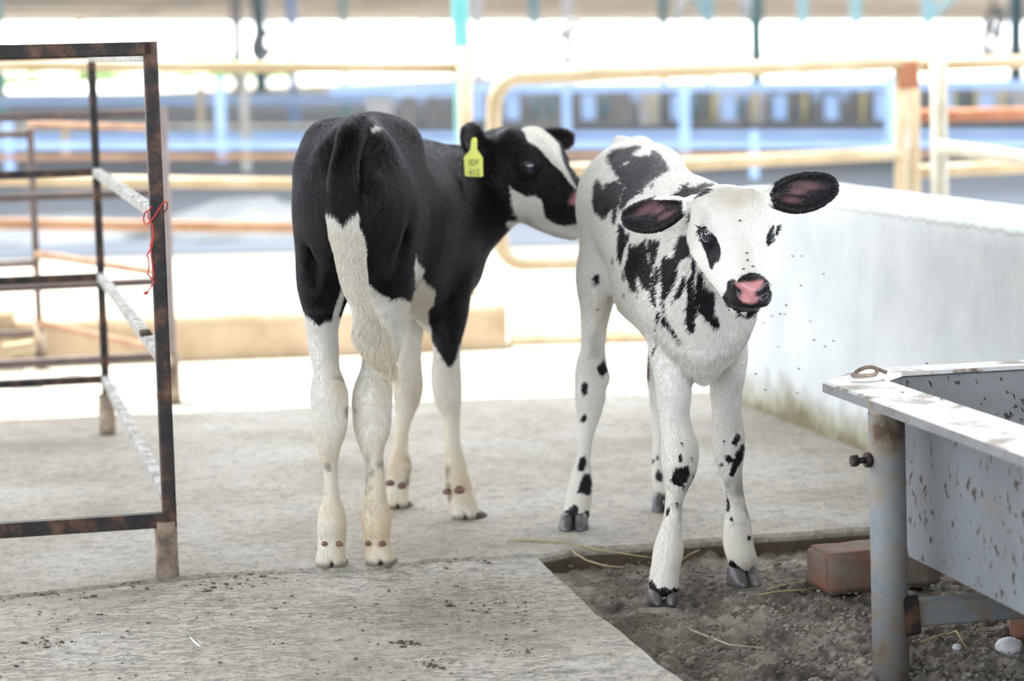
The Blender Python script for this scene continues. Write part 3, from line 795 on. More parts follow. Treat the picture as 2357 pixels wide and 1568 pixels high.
for px in (1235, 1265, 1390, 1600, 1700, 1845, 2205, 2320):
    a = at(px, 270, AL + .6); b = at(px + 5, 225, AL + .6)
    MB().tube([a, b], .02, 6).build('bar', M_TEALDK, al)
# alley floor; its blue shade is deepened in the colour itself
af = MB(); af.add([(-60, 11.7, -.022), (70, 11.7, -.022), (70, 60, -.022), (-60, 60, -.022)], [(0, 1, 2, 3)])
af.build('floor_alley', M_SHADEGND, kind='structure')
# heap of bedding in the shaded alley at the left
M_HEAP = simple('grey_bedding', [(0.3, (.16, .17, .18)), (0.7, (.34, .34, .34))], 1.6, 0.9, 0, .3, .03)
def heap(px, py, Y, rx, ry, rz, label, seed):
    c = at(px, py, Y); m = MB(); R = random.Random(seed); m.ball((c.x, c.y, -.03), 1.0, 10, (rx, ry, rz), .10, R)
    o = m.build('bedding_heap', M_HEAP); tag(recenter(o), label, 'heap')
heap(110, 540, 12.9, .55, .5, .13, 'grey bedding heap behind the left fence, left one', 1)
heap(560, 540, 12.8, .45, .5, .20, 'grey bedding heap behind the left fence beside the black calf', 2)
# trees beyond the barn
def bush(px, py, rpx, Y, label, seed, sq=(1, .7, .6)):
    R = random.Random(seed); c = at(px, py, Y); r = rpx * Y / F_PX
    t = thing('tree', label, 'tree', (c.x, Y, -.03), 'far trees behind the barn')
    MB().tube([(c.x, Y, -.03), (c.x, Y, c.z)], r * .07, 6).build('trunk', M_PURLIN, t)
    m = MB()
    for k in range(420):
        d = Vector((R.gauss(0, 1), R.gauss(0, 1), R.gauss(0, 1))).normalized() * (R.random() ** .4)
        p = c + Vector((d.x * r * sq[0], d.y * r * sq[1], d.z * r * sq[2])); n = Vector((R.gauss(0, 1), R.gauss(0, 1), R.gauss(0, 1))).normalized()
        a = n.orthogonal().normalized() * r * R.uniform(.08, .16); b = n.cross(a)
        m.add([p - a, p + b * .6, p + a, p - b * .6], [(0, 1, 2, 3)])
    m.build('foliage', M_GREEN, t)
bush(60, 205, 70, 95, 'hazy green far tree at the left edge under the pen top rail', 1)
bush(230, 195, 90, 100, 'hazy green far tree behind the pen between its posts', 2)
bush(470, 185, 110, 105, 'hazy green far tree right of the pen post', 3)
bush(620, 180, 60, 98, 'hazy green far tree left of the black calf', 4)
bush(1420, 120, 26, 90, 'slim green far tree above the gate', 5, (.5, .5, 1.6))
# ------------------------------------------------------------------ calves: one smooth surface each, grown from tapered limbs
def catmull(P, sub=5):
    P = np.asarray(P, float); n = len(P); out = []
    for i in range(n - 1):
        p0 = P[max(i - 1, 0)]; p1 = P[i]; p2 = P[i + 1]; p3 = P[min(i + 2, n - 1)]
        for k in range(sub):
            t = k / sub
            out.append(0.5 * (2 * p1 + (p2 - p0) * t + (2 * p0 - 5 * p1 + 4 * p2 - p3) * t * t + (3 * p1 - p0 - 3 * p2 + p3) * t ** 3))
    out.append(P[-1]); return np.array(out)
class Chain:
    """string of elliptical sections: rows are x y z, half-width along u, half-width across it"""
    def __init__(s, rows, u=(1, 0, 0), k=0.02, sub=4, cut=False, grp='body'):
        s.R = catmull(rows, sub) if len(rows) > 1 else np.array(rows, float)
        s.R[:, 3:] = np.maximum(s.R[:, 3:], 0.0015)
        s.u = np.array(u, float); s.k = k; s.cut = cut; s.grp = grp
    def bounds(s, pad):
        r = s.R[:, 3:].max(1) + pad
        return (s.R[:, :3] - r[:, None]).min(0), (s.R[:, :3] + r[:, None]).max(0)
    def seg_frames(s):
        R = s.R
        if len(R) == 1: R = np.vstack([R, R + np.array([0, 0, 1e-5, 0, 0])])
        for i in range(len(R) - 1):
            a, b = R[i], R[i + 1]; w = b[:3] - a[:3]; L = np.linalg.norm(w)
            if L < 1e-9: continue
            w = w / L
            # smooth axis from neighbours
            u = s.u - w * (s.u @ w); u /= np.linalg.norm(u); v = np.cross(w, u)
            yield a, b, w, L, u, v
    def dist(s, X):
        """X (...,3) -> approximate signed distance"""
        best = np.full(X.shape[:-1], 1e3)
        for a, b, w, L, u, v in s.seg_frames():
            best = np.minimum(best, Chain._seg(X, a, b, w, L, u, v))
        return best
    @staticmethod
    def _seg(X, a, b, w, L, u, v):
        q = X - a[:3]
        t = np.clip(q @ w / L, 0, 1)
        ru = a[3] + (b[3] - a[3]) * t; rv = a[4] + (b[4] - a[4]) * t
        q = q - w * (t * L)[..., None]
        du = q @ u; dv = q @ v; dw = q @ w; re = np.minimum(ru, rv)
        k0 = np.sqrt((du / ru) ** 2 + (dv / rv) ** 2 + (dw / re) ** 2)
        k1 = np.sqrt((du / ru ** 2) ** 2 + (dv / rv ** 2) ** 2 + (dw / re ** 2) ** 2)
        return np.where(k1 > 1e-6, k0 * (k0 - 1) / np.maximum(k1, 1e-6), -re)
def ell(c, rx, ry=None, u=(1, 0, 0), **kw):
    return Chain([(c[0], c[1], c[2], rx, ry or rx)], u, **kw)
def smin(a, b, k):
    h = np.maximum(k - np.abs(a - b), 0) / k
    return np.minimum(a, b) - h * h * k * 0.25
def grow(chains, h):
    lo = np.min([c.bounds(0.02)[0] for c in chains if not c.cut], 0); hi = np.max([c.bounds(0.02)[1] for c in chains if not c.cut], 0)
    n = np.ceil((hi - lo) / h).astype(int) + 1
    D = np.full(n, 1.0, np.float32)
    for c in chains:
        # each limb on its own box, then blended in
        pad = c.k + 3 * h
        l, u_ = c.bounds(pad); i0 = np.maximum(((l - lo) / h).astype(int), 0); i1 = np.minimum(((u_ - lo) / h).astype(int) + 2, n)
        if (i1 <= i0).any(): continue
        loc = np.full(i1 - i0, 1.0, np.float32)
        for a, b, w, L, u, v in c.seg_frames():
            r = max(a[3:].max(), b[3:].max()) + pad
            sl = np.minimum(a[:3], b[:3]) - r; sh = np.maximum(a[:3], b[:3]) + r
            j0 = np.maximum(((sl - lo) / h).astype(int), i0); j1 = np.minimum(((sh - lo) / h).astype(int) + 2, i1)
            if (j1 <= j0).any(): continue
            ax = [lo[d] + h * np.arange(j0[d], j1[d]) for d in range(3)]
            X = np.stack(np.meshgrid(*ax, indexing='ij'), -1)
            s_ = tuple(slice(j0[d] - i0[d], j1[d] - i0[d]) for d in range(3))
            loc[s_] = np.minimum(loc[s_], Chain._seg(X, a, b, w, L, u, v))
        s_ = tuple(slice(i0[d], i1[d]) for d in range(3))
        D[s_] = -smin(-D[s_], loc, c.k) if c.cut else smin(D[s_], loc, c.k)
    g = openvdb.FloatGrid(1.0); g.copyFromArray(np.clip(D, -1, 1))
    pts, tris, quads = g.convertToPolygons(0.0, 0.0)
    pts = np.asarray(pts) * h + lo
    return pts, [tuple(map(int, q)) for q in quads] + [tuple(map(int, t)) for t in tris]
def skin_mesh(name, chains, h, smooth=3, soft=None, soft_it=24):
    pts, faces = grow(chains, h)
    F = np.array([f if len(f) == 4 else f + (f[2],) for f in faces])
    # keep the largest connected piece, relax, orient
    N = len(pts); lab = np.arange(N)
    E = np.vstack([F[:, [0, 1]], F[:, [1, 2]], F[:, [2, 3]], F[:, [3, 0]]])
    while True:
        m = np.minimum(lab[E[:, 0]], lab[E[:, 1]]); new = lab.copy()
        np.minimum.at(new, E[:, 0], m); np.minimum.at(new, E[:, 1], m); new = new[new]
        if (new == lab).all(): break
        lab = new
    big = np.bincount(lab).argmax(); keep = lab == big
    idx = np.cumsum(keep) - 1; F = F[keep[F[:, 0]]]; F = idx[F]; pts = pts[keep]; N = len(pts)
    E = np.vstack([F[:, [0, 1]], F[:, [1, 2]], F[:, [2, 3]], F[:, [3, 0]]]); E = E[E[:, 0] != E[:, 1]]
    deg = np.bincount(np.concatenate([E[:, 0], E[:, 1]]), minlength=N)[:, None]
    for it in range(smooth):
        for lam in (0.5, -0.52):
            acc = np.zeros_like(pts)
            np.add.at(acc, E[:, 0], pts[E[:, 1]]); np.add.at(acc, E[:, 1], pts[E[:, 0]])
            pts = pts + lam * (acc / deg - pts)
    if soft is not None:
        wt = soft(pts)[:, None]
        for it in range(soft_it):
            for lam in (0.55, -0.56) if it % 2 else (0.55,):
                acc = np.zeros_like(pts)
                np.add.at(acc, E[:, 0], pts[E[:, 1]]); np.add.at(acc, E[:, 1], pts[E[:, 0]])
                pts = pts + wt * lam * (acc / deg - pts)
    a = pts[F[:, 1]] - pts[F[:, 0]]; b = pts[F[:, 2]] - pts[F[:, 0]]
    vol = np.einsum('ij,ij->i', pts[F[:, 0]], np.cross(a, b)).sum()
    if vol < 0: F = F[:, ::-1]
    fl = [tuple(dict.fromkeys(f)) for f in F.tolist()]
    me = bpy.data.meshes.new(name); me.from_pydata(pts.tolist(), [], fl)
    me.polygons.foreach_set('use_smooth', [True] * len(fl)); me.update()
    nr = np.zeros(N * 3); me.vertices.foreach_get('normal', nr)
    return me, pts, nr.reshape(-1, 3)
def poly_sd(Q, poly):
    """signed distance to a polygon, positive inside, in picture pixels"""
    V = np.array(poly, float); d = np.full(len(Q), 1e9); ins = np.zeros(len(Q), bool)
    for i in range(len(V)):
        a = V[i]; b = V[i - 1]; e = b - a; w = Q - a
        t = np.clip(w @ e / max(e @ e, 1e-9), 0, 1); dd = w - e * t[:, None]
        d = np.minimum(d, np.einsum('ij,ij->i', dd, dd))
        c = ((a[1] > Q[:, 1]) != (b[1] > Q[:, 1])) & (Q[:, 0] < (b[0] - a[0]) * (Q[:, 1] - a[1]) / ((b[1] - a[1]) or 1e-9) + a[0])
        ins ^= c
    d = np.sqrt(d); return np.where(ins, d, -d)
def patch(o, pts, Q, mask, fld, poly, sign=1, soft=9.0):
    """lay one coat patch into a field that runs 0 (plain) - 0.5 (edge) - 1 (patch)"""
    P = np.array(poly); lo = P.min(0) - 14; hi = P.max(0) + 14
    s = mask & (Q[:, 0] > lo[0]) & (Q[:, 0] < hi[0]) & (Q[:, 1] > lo[1]) & (Q[:, 1] < hi[1])
    if not s.any(): return
    v = np.clip(0.5 + poly_sd(Q[s], poly) / (2 * soft), 0, 1)
    fld[s] = np.maximum(fld[s], v) if sign > 0 else np.minimum(fld[s], 1 - v)
def Z(ox, oy, s, pts): return [(ox + x / s, oy + y / s) for x, y in pts]
def spot(x, y, rx, ry=None, a=0.0):
    ry = ry or rx
    return [(x + rx * math.cos(t) * math.cos(a) - ry * math.sin(t) * math.sin(a), y + rx * math.cos(t) * math.sin(a) + ry * math.sin(t) * math.cos(a)) for t in np.linspace(0, 2 * math.pi, 12, endpoint=False)]
def set_attr(me, name, arr):
    a = me.attributes.new(name, 'FLOAT', 'POINT'); a.data.foreach_set('value', np.asarray(arr, np.float32))

def coat_mat(name, dark, light):
    m, nt, b = new_mat(name)
    def A(n):
        x = nt.nodes.new('ShaderNodeAttribute'); x.attribute_name = n; return x.outputs['Fac']
    v = coords(nt)
    n1 = noise(nt, v, 160, 5, 0.65); n2 = noise(nt, coords(nt, (1, 1, .35)), 240, 4, 0.6); n3 = noise(nt, v, 14, 5, 0.6)
    e = math_n(nt, 'ADD', A('black'), math_n(nt, 'MULTIPLY', math_n(nt, 'SUBTRACT', n2, 0.5), 0.55))
    e = math_n(nt, 'ADD', e, math_n(nt, 'MULTIPLY', math_n(nt, 'SUBTRACT', n1, 0.5), 0.3))
    fac = ramp(nt, e, [(0.44, (0, 0, 0)), (0.56, (1, 1, 1))])
    lt = ramp(nt, n3, [(0.3, grey(light * .94, (1, .975, .93))), (0.65, grey(light, (1, .99, .965)))])
    lt = mixc(nt, math_n(nt, 'MULTIPLY', A('stain'), ramp(nt, n3, [(0.3, (.35, .35, .35)), (0.7, (1, 1, 1))])), lt, (.56, .45, .27))
    dk = ramp(nt, n3, [(0.35, dark), (0.7, tuple(c * 1.7 for c in dark))])
    c = mixc(nt, fac, lt, dk)
    c = mixc(nt, A('pink'), c, (.55, .25, .27))
    c = mixc(nt, A('muck'), c, (.10, .085, .07))
    nt.links.new(c, b.inputs['Base Color'])
    nt.links.new(ramp(nt, A('wet'), [(0, (.55, .55, .55)), (1, (.24, .24, .24))]), b.inputs['Roughness'])
    nt.links.new(ramp(nt, A('wet'), [(0, (.22, .22, .22)), (1, (.42, .42, .42))]), b.inputs['Specular IOR Level'])
    bump(nt, b, n2, 0.35, 0.002)
    return m
M_COATW = coat_mat('white_and_black_coat', (.008, .008, .011), 0.76)
M_COATB = coat_mat('dark_coat', (.009, .0075, .009), 0.74)
def glossy(name, col, rough=.12, coat=1.0):
    m, nt, b = new_mat(name); b.inputs['Base Color'].default_value = col + (1,); b.inputs['Roughness'].default_value = rough
    b.inputs['Coat Weight'].default_value = coat; b.inputs['Coat Roughness'].default_value = 0.05
    return m
M_EYE = glossy('dark_blue_eye', (.012, .018, .035))
M_EYERIM = glossy('pale_eye_white', (.35, .37, .42))
M_LASH = simple('dark_lashes', [(0.3, (.008, .008, .008)), (0.7, (.015, .015, .015))], 10, 0.6, 0, 0)
M_HOOF = simple('grey_horn', [(0.34, (.030, .031, .036)), (0.5, (.085, .085, .09)), (0.68, (.19, .18, .17))], 26, 0.35, 0, 0.2, 0.002)
M_HOOFB = simple('brown_horn', [(0.3, (.03, .018, .014)), (0.7, (.10, .06, .045))], 26, 0.5, 0, 0.2, 0.002)
M_DEW = simple('brown_dewclaw', [(0.3, (.10, .055, .045)), (0.7, (.24, .13, .10))], 60, 0.5, 0, 0.2, 0.002)

def px_rows(rows, dY=0.0):
    """rows of (px, py, forward distance, half width in px, half depth in m)"""
    out = []
    for px, py, Y, hw, dr in rows:
        p = at(px, py, Y + dY); out.append((p.x, p.y, p.z, hw * (Y + dY) / F_PX, dr))
    return out

class Head:
    """calf head in its own frame: x to its left seen from in front, y towards the nose, z up from the brow"""
    def __init__(s, origin, fwd, upv, size=1.0, anchor=(0, 0, 0), jaw=0.0):
        s.jaw = jaw
        s.o = np.array(origin); f = Vector(fwd).normalized(); z = Vector(upv); z = (z - f * z.dot(f)).normalized()
        s.f = np.array(f); s.z = np.array(z); s.x = np.array(f.cross(z)); s.s = size
        s.o = s.o - (s.x * anchor[0] + s.f * anchor[1] + s.z * anchor[2]) * size
    def w(s, x, y, z): return s.o + (s.x * x + s.f * y + s.z * z) * s.s
    def rows(s, R): return [tuple(s.w(*r[:3])) + (r[3] * s.s, r[4] * s.s) for r in R]
    def chains(s):
        C = []
        def add(R, k=.02, u=None, cut=False, sub=4): C.append(Chain(s.rows(R), s.x if u is None else u, k=k, cut=cut, sub=sub, grp='head'))
        add([(0, -.012, -.014, .046, .040), (0, .02, -.010, .0600, .056), (0, .055, -.013, .0640, .066), (0, .09, -.017, .0555, .064), (0, .125, -.022, .0460, .053),
             (0, .16, -.024, .0400, .043), (0, .195, -.024, .0345, .036), (0, .222, -.022, .0345, .031)], .03)
        add([(0, .03, .020, .042, .026), (0, .072, .036, .040, .022), (0, .12, .022, .027, .020), (0, .165, .008, .023, .018), (0, .21, -.002, .022, .014)], .02)
        for g in (-1, 1):
            add([(g * .038, .035, .030, .024, .024), (g * .046, .078, .028, .018, .020)], .02)
            add([(g * .040, .028, -.055, .022, .03), (g * .036, .075, -.055 - s.jaw * .6, .022, .028), (g * .027, .13, -.050 - s.jaw * .6, .018, .022), (g * .019, .19, -.046, .015, .015)], .025)
            add([(g * .0465, .098, .012, .0225, .0225)], .012)
            add([(g * .024, .205, -.026, .0165, .021), (g * .020, .228, -.029, .0165, .020)], .010)
            add([(g * .0225, .226, -.003, .0145, .0145)], .008)          # nostril wing
        add([(0, .03, -.060 - s.jaw * .5, .034, .03), (0, .10, -.068 - s.jaw, .027, .024), (0, .17, -.064 - s.jaw, .023, .018), (0, .214, -.0615 - s.jaw * .6, .024, .0135)], .016)
        add([(0, .232, -.010, .026, .024)], .012)                          # nose pad
        for g in (-1, 1):
            add([(g * .0600, .1235, .0115, .0075, .0065), (g * .0655, .1125, .0175, .0090, .0098), (g * .0685, .1000, .0205, .0075, .0070)], .003, u=s.x * g * .8 + s.f * .5, cut=True)
            add([(g * .0140, .250, -.011, .0040, .006), (g * .0205, .248, -.005, .0068, .0095), (g * .0290, .240, .004, .0050, .008)], .006, u=s.x, cut=True)
        add([(-.036, .200, -.046, .003, .005), (-.026, .234, -.046, .0045, .0075), (0, .253, -.046, .0045, .009), (.026, .234, -.046, .0045, .0075), (.036, .200, -.046, .003, .005)], .003, u=s.f, cut=True)
        return C
    def eyes(s, root, lid_up=True, lash=True, gaze=0.0):
        for g in (-1, 1):
            c = Vector(s.w(g * .0470, .1000, .0125))
            m = MB(); m.ball(c, .0200 * s.s, 16); e = m.build('eye', M_EYE, root)
            # pale crescent round the lower edge of the eye
            n = Vector(s.x * g * .80 + s.f * .52 + s.z * .22).normalized(); a = Vector(s.f); a = (a - n * a.dot(n)).normalized(); b = Vector(np.cross(n, a)); b = b if b.dot(Vector(s.z)) > 0 else -b
            ring = []
            for t in np.linspace(.15, math.pi - .15, 12):
                d = n + a * (.58 * math.cos(t) + .06) + b * (-.36 * math.sin(t) - .22 * math.cos(t)); ring.append(c + d.normalized() * .0201 * s.s)
            if lash: MB().tube(ring, [.0002 + .00055 * math.sin(math.pi * i / 11) for i in range(12)], 6).build('eye_white', M_EYERIM, e)
            if lash:
                m = MB(); R = random.Random(3)
                for k in range(26):
                    t = k / 25; p = s.w(g * (.0690 - .006 * t), .0985 + .018 * t, .0275 + .0035 * (1 - (2 * t - 1) ** 2) - .004 * t)
                    p = Vector(p); d = Vector(s.x * g * 1.0 + s.z * .10 + s.f * (t - .35) * 1.0 + s.f * R.uniform(-.2, .2)).normalized(); L = R.uniform(.007, .012) * (1.1 - .5 * t) * s.s
                    m.tube([p, p + d * L * .5, p + d * L + Vector(s.z) * L * .18], [.0007, .0005, .0001], 4, False)
                m.build('eyelashes', M_LASH, root)
def ear_chains(base, tip, side, normal, width, drop=0.0, thick=.0055, bowl=True, tipw=.45):
    """leaf-shaped ear from base to tip; 'side' spans its width, 'normal' is where its hollow faces"""
    b = np.array(base); t = np.array(tip); d = t - b; L = np.linalg.norm(d); dn = d / L
    sd = np.array(side); sd = sd - dn * (sd @ dn); sd /= np.linalg.norm(sd); nm = np.cross(dn, sd); nm *= np.sign(nm @ np.array(normal))
    prof = [(0, .34, 2.6), (.14, .46, 1.8), (.30, .80, 1.15), (.48, 1.0, 1.0), (.66, .97, 1.0), (.82, .78, .9), (.93, tipw, .9), (1.0, .16, .8)]
    rows = [tuple(b + d * q + sd * drop * math.sin(q * math.pi)) + (width * w, thick * h) for q, w, h in prof]
    C = [Chain(rows, sd, k=.012, grp='ear')]
    if bowl:
        r2 = [tuple(b + d * q + sd * drop * math.sin(q * math.pi) + nm * (.0085 if 0 < q < 1 else .006)) + (width * w, hh) for q, w, hh in ((.10, .16, .004), (.22, .36, .0075), (.45, .74, .0085), (.66, .72, .0075), (.84, .5, .006), (.93, .2, .004))]
        # rim the hollow by thickening the edges
        for g in (-1, 1):
            C.append(Chain([tuple(b + d * q + sd * (drop * math.sin(q * math.pi) + g * width * w * .86) + nm * .0045) + (.005, .0045) for q, w in ((.2, .5), (.35, .86), (.5, 1.0), (.68, .96), (.84, .72), (.95, .35))], sd, k=.008, grp='ear'))
        C.append(Chain(r2, sd, k=.006, cut=True, grp='ear'))
    return C, (b, dn, L, sd, nm)

def hoof(parent, pos, fwd, wid, lng, hgt, mat):
    """a cloven hoof: two claws side by side, toes pointing along fwd"""
    f = Vector(fwd); f.z = 0; f.normalize(); x = Vector((f.y, -f.x, 0)); p = Vector(pos)
    m = MB()
    for g in (-1, 1):
        n = 16; lv = [(0.0, 1.0, 1.0, 0.0), (.12, 1.03, 1.02, .0), (.5, .97, .92, -.03), (.85, .88, .78, -.08), (1.15, .78, .62, -.12), (1.35, .6, .46, -.14)]
        vs = []
        for z, sx, sy, sh in lv:
            for k in range(n):
                t = 2 * math.pi * k / n; c, s_ = math.cos(t), math.sin(t)
                ax = wid * .248 * sx * (abs(c) ** .75) * (1 if c > 0 else -1)
                ay = lng * .5 * sy * (abs(s_) ** .85) * (1 if s_ > 0 else -1)
                if s_ > 0: ax *= 1 - .25 * s_ ** 2          # narrows to the toe
                toe = -g * wid * .03 * max(s_, 0)
                vs.append(p + x * (g * wid * .250 + ax + toe) + f * (ay + sh * lng) + Vector((0, 0, 1)) * z * hgt)
        fs = [(l * n + k, l * n + (k + 1) % n, (l + 1) * n + (k + 1) % n, (l + 1) * n + k) for l in range(len(lv) - 1) for k in range(n)]
        fs += [list(range(n - 1, -1, -1)), [(len(lv) - 1) * n + k for k in range(n)]]
        m.add(vs, fs, True)
    return m.build('hoof', mat, parent)

# =========================================================== the white calf
def white_calf():
    dY = 0.065
    root = thing('calf', 'white calf with black patches facing the camera, black-lined ears held out', 'calf', tuple(at(1500, 1300, 4.4).xy) + (0,))
    C = []
    tor = [(1447, .615, 4.745, .060, .080), (1452, .615, 4.66, .104, .108), (1476, .603, 4.55, .100, .118), (1506, .582, 4.42, .097, .128), (1538, .556, 4.30, .099, .134),
           (1570, .532, 4.19, .098, .136), (1600, .520, 4.09, .090, .138), (1615, .490, 4.005, .070, .115)]
    rows = []
    for px, z, Y, rx, rz in tor:
        Y += dY; p = at(px, 500, Y); rows.append((p.x, Y, z, rx, rz))
    C.append(Chain(rows, k=.03, sub=6))
    C.append(Chain(px_rows([(1470, 378, 4.66, 52, .040), (1488, 388, 4.52, 40, .036), (1522, 414, 4.38, 34, .034), (1570, 446, 4.22, 34, .034), (1615, 478, 4.10, 40, .036)], dY), k=.05))  # spine
    for px, py in ((1414, 392), (1536, 392)): C.append(ell(at(px, py, 4.60 + dY), .028, .032, k=.045))           # hooks
    C.append(ell(at(1425, 352, 4.75 + dY), .022, k=.03)); C.append(ell(at(1475, 345, 4.73 + dY), .026, k=.03))
    C.append(Chain(px_rows([(1468, 340, 4.75, 17, .016), (1440, 334, 4.79, 17, .016), (1424, 331, 4.815, 13, .013), (1432, 380, 4.84, 14, .014), (1440, 520, 4.85, 13, .013), (1446, 620, 4.83, 13, .014), (1450, 668, 4.82, 6, .006)], dY), k=.012, grp='tail'))
    # neck and brisket
    C.append(Chain(px_rows([(1588, 566, 4.16, 106, .112), (1626, 560, 4.07, 96, .098), (1660, 548, 3.99, 86, .084), (1688, 532, 3.94, 76, .070)], dY), k=.03))
    C.append(Chain(px_rows([(1625, 650, 4.06, 84, .08), (1622, 740, 4.03, 92, .075), (1618, 800, 4.02, 58, .056), (1618, 848, 4.04, 25, .032)], dY), k=.04))
    C.append(ell(at(1552, 700, 4.07 + dY), .060, .085, k=.04)); C.append(ell(at(1662, 712, 4.09 + dY), .052, .080, k=.04))
    # belly
    C.append(Chain(px_rows([(1450, 672, 4.52, 40, .045), (1500, 686, 4.40, 62, .062), (1550, 732, 4.22, 60, .055)], dY), k=.05))
    legs = {
     'fr': [(1548, 720, 4.10, 54, .072), (1546, 790, 4.08, 54, .058), (1548, 850, 4.06, 43, .048), (1551, 900, 4.05, 40, .041), (1552, 955, 4.05, 34, .035), (1560, 1000, 4.045, 36, .034), (1565, 1035, 4.035, 42, .037),
            (1564, 1075, 4.035, 39, .034), (1559, 1108, 4.04, 30, .027), (1552, 1150, 4.045, 20, .020), (1549, 1190, 4.045, 21, .019), (1543, 1230, 4.04, 26, .024), (1539, 1265, 4.035, 34, .028), (1533, 1300, 4.03, 33, .027), (1529, 1330, 4.025, 34, .025), (1528, 1350, 4.022, 34, .024)],
     'fl': [(1660, 740, 4.12, 50, .066), (1671, 800, 4.14, 49, .056), (1674, 850, 4.15, 42, .048), (1671, 900, 4.16, 36, .040), (1673, 950, 4.165, 33, .035), (1675, 1000, 4.17, 37, .034), (1677, 1035, 4.165, 36, .035),
            (1680, 1070, 4.165, 29, .029), (1688, 1110, 4.17, 20, .021), (1694, 1160, 4.17, 21, .020), (1697, 1205, 4.165, 30, .025), (1699, 1250, 4.16, 34, .028), (1706, 1278, 4.155, 33, .026), (1709, 1290, 4.17, 33, .025), (1712, 1304, 4.18, 33, .024)],
     'hr': [(1418, 440, 4.66, 76, .085), (1402, 520, 4.64, 64, .095), (1390, 580, 4.62, 56, .092), (1376, 640, 4.60, 50, .080), (1372, 700, 4.59, 37, .058), (1367, 750, 4.60, 30, .044), (1365, 800, 4.625, 27, .036), (1361, 850, 4.65, 36, .036),
            (1359, 900, 4.65, 36, .034), (1356, 945, 4.63, 28, .029), (1352, 985, 4.61, 19, .021), (1346, 1020, 4.595, 15, .018), (1342, 1060, 4.58, 15.5, .018), (1338, 1095, 4.565, 23, .024), (1335, 1130, 4.555, 28, .026), (1331, 1155, 4.55, 29, .025), (1329, 1168, 4.547, 29, .024), (1327, 1184, 4.545, 29, .023)],
     'hl': [(1528, 470, 4.70, 66, .08), (1530, 560, 4.70, 56, .088), (1532, 640, 4.70, 45, .075), (1527, 740, 4.70, 34, .05), (1522, 800, 4.735, 30, .038), (1520, 870, 4.765, 31, .036), (1521, 920, 4.76, 25, .030), (1521, 980, 4.745, 18, .021), (1520, 1030, 4.735, 17, .019),
            (1523, 1085, 4.725, 22, .022), (1527, 1115, 4.72, 24, .024), (1528, 1128, 4.718, 23, .022)]}
    for n_, r in legs.items(): C.append(Chain(px_rows(r, dY), k=.022, grp='leg'))
    # bones and hollows that show on the legs
    C.append(ell(at(1338, 862, 4.70 + dY), .011, .013, k=.02)); C.append(ell(at(1386, 868, 4.66 + dY), .010, .013, k=.02))
    # head
    nose = Vector((0.125, -0.838, -0.53)).normalized()
    H = Head(at(1701, 541, 3.845), nose, (0.03, 0, 1), 0.92, (0, .110, .018))
    C += H.chains()
    e1, E1 = ear_chains(H.w(.056, .004, .016), at(1434, 503, 4.02), (0.15, 0.1, 1), (0, -1, 0.05), 0.0268, drop=-.008)
    e2, E2 = ear_chains(H.w(-.056, .002, .018), at(1926, 424, 4.00), (-.35, 0.1, 1), (0, -1, .05), 0.0315, drop=-.004, tipw=.62)
    C += e1 + e2
    me, P, N = skin_mesh('body', C, 0.0034, soft=lambda p: np.clip((p[:, 2] - .36) / .08, 0, 1) * np.clip((p[:, 1] - 4.07) / .06, 0, 1))
    Q = project(P)
    view = np.array([0, 0, CAM_H]) - P; view /= np.linalg.norm(view, axis=1)[:, None]
    facing = np.einsum('ij,ij->i', view, N) > -0.02
    dh = np.min([c.dist(P) for c in C if c.grp == 'head' and not c.cut][:3], 0)
    dl = np.min([c.dist(P) for c in C if c.grp == 'leg'], 0)
    de = np.min([c.dist(P) for c in C if c.grp == 'ear' and not c.cut], 0)
    ear = de < .004; head = (dh < .012) & ~ear & (P[:, 1] < 4.03)
    Yb = P[:, 1]
    body = ~head & ~ear
    A = lambda p: Z(1320, 310, 5.2275, p)
    B = lambda p: Z(1400, 530, 5.2278, p)
    Cc = lambda p: Z(1580, 400, 4.611, p)
    E = lambda p: Z(1260, 700, 2.1185, p)
    black = np.zeros(len(P)); pink = np.zeros(len(P)); stain = np.zeros(len(P)); muck = np.zeros(len(P))
    # far side of the coat: free patches of the same size
    far = np.clip((fbm(P * np.array([1, 1, .7]), 9, 91, 3) - 0.47) * 7 + 0.40, 0, 1); far[(P[:, 2] < .42) | (dl < .004)] = 0
    black[~facing & body] = far[~facing & body]
    bd = facing & body & (Q[:, 1] < 850)
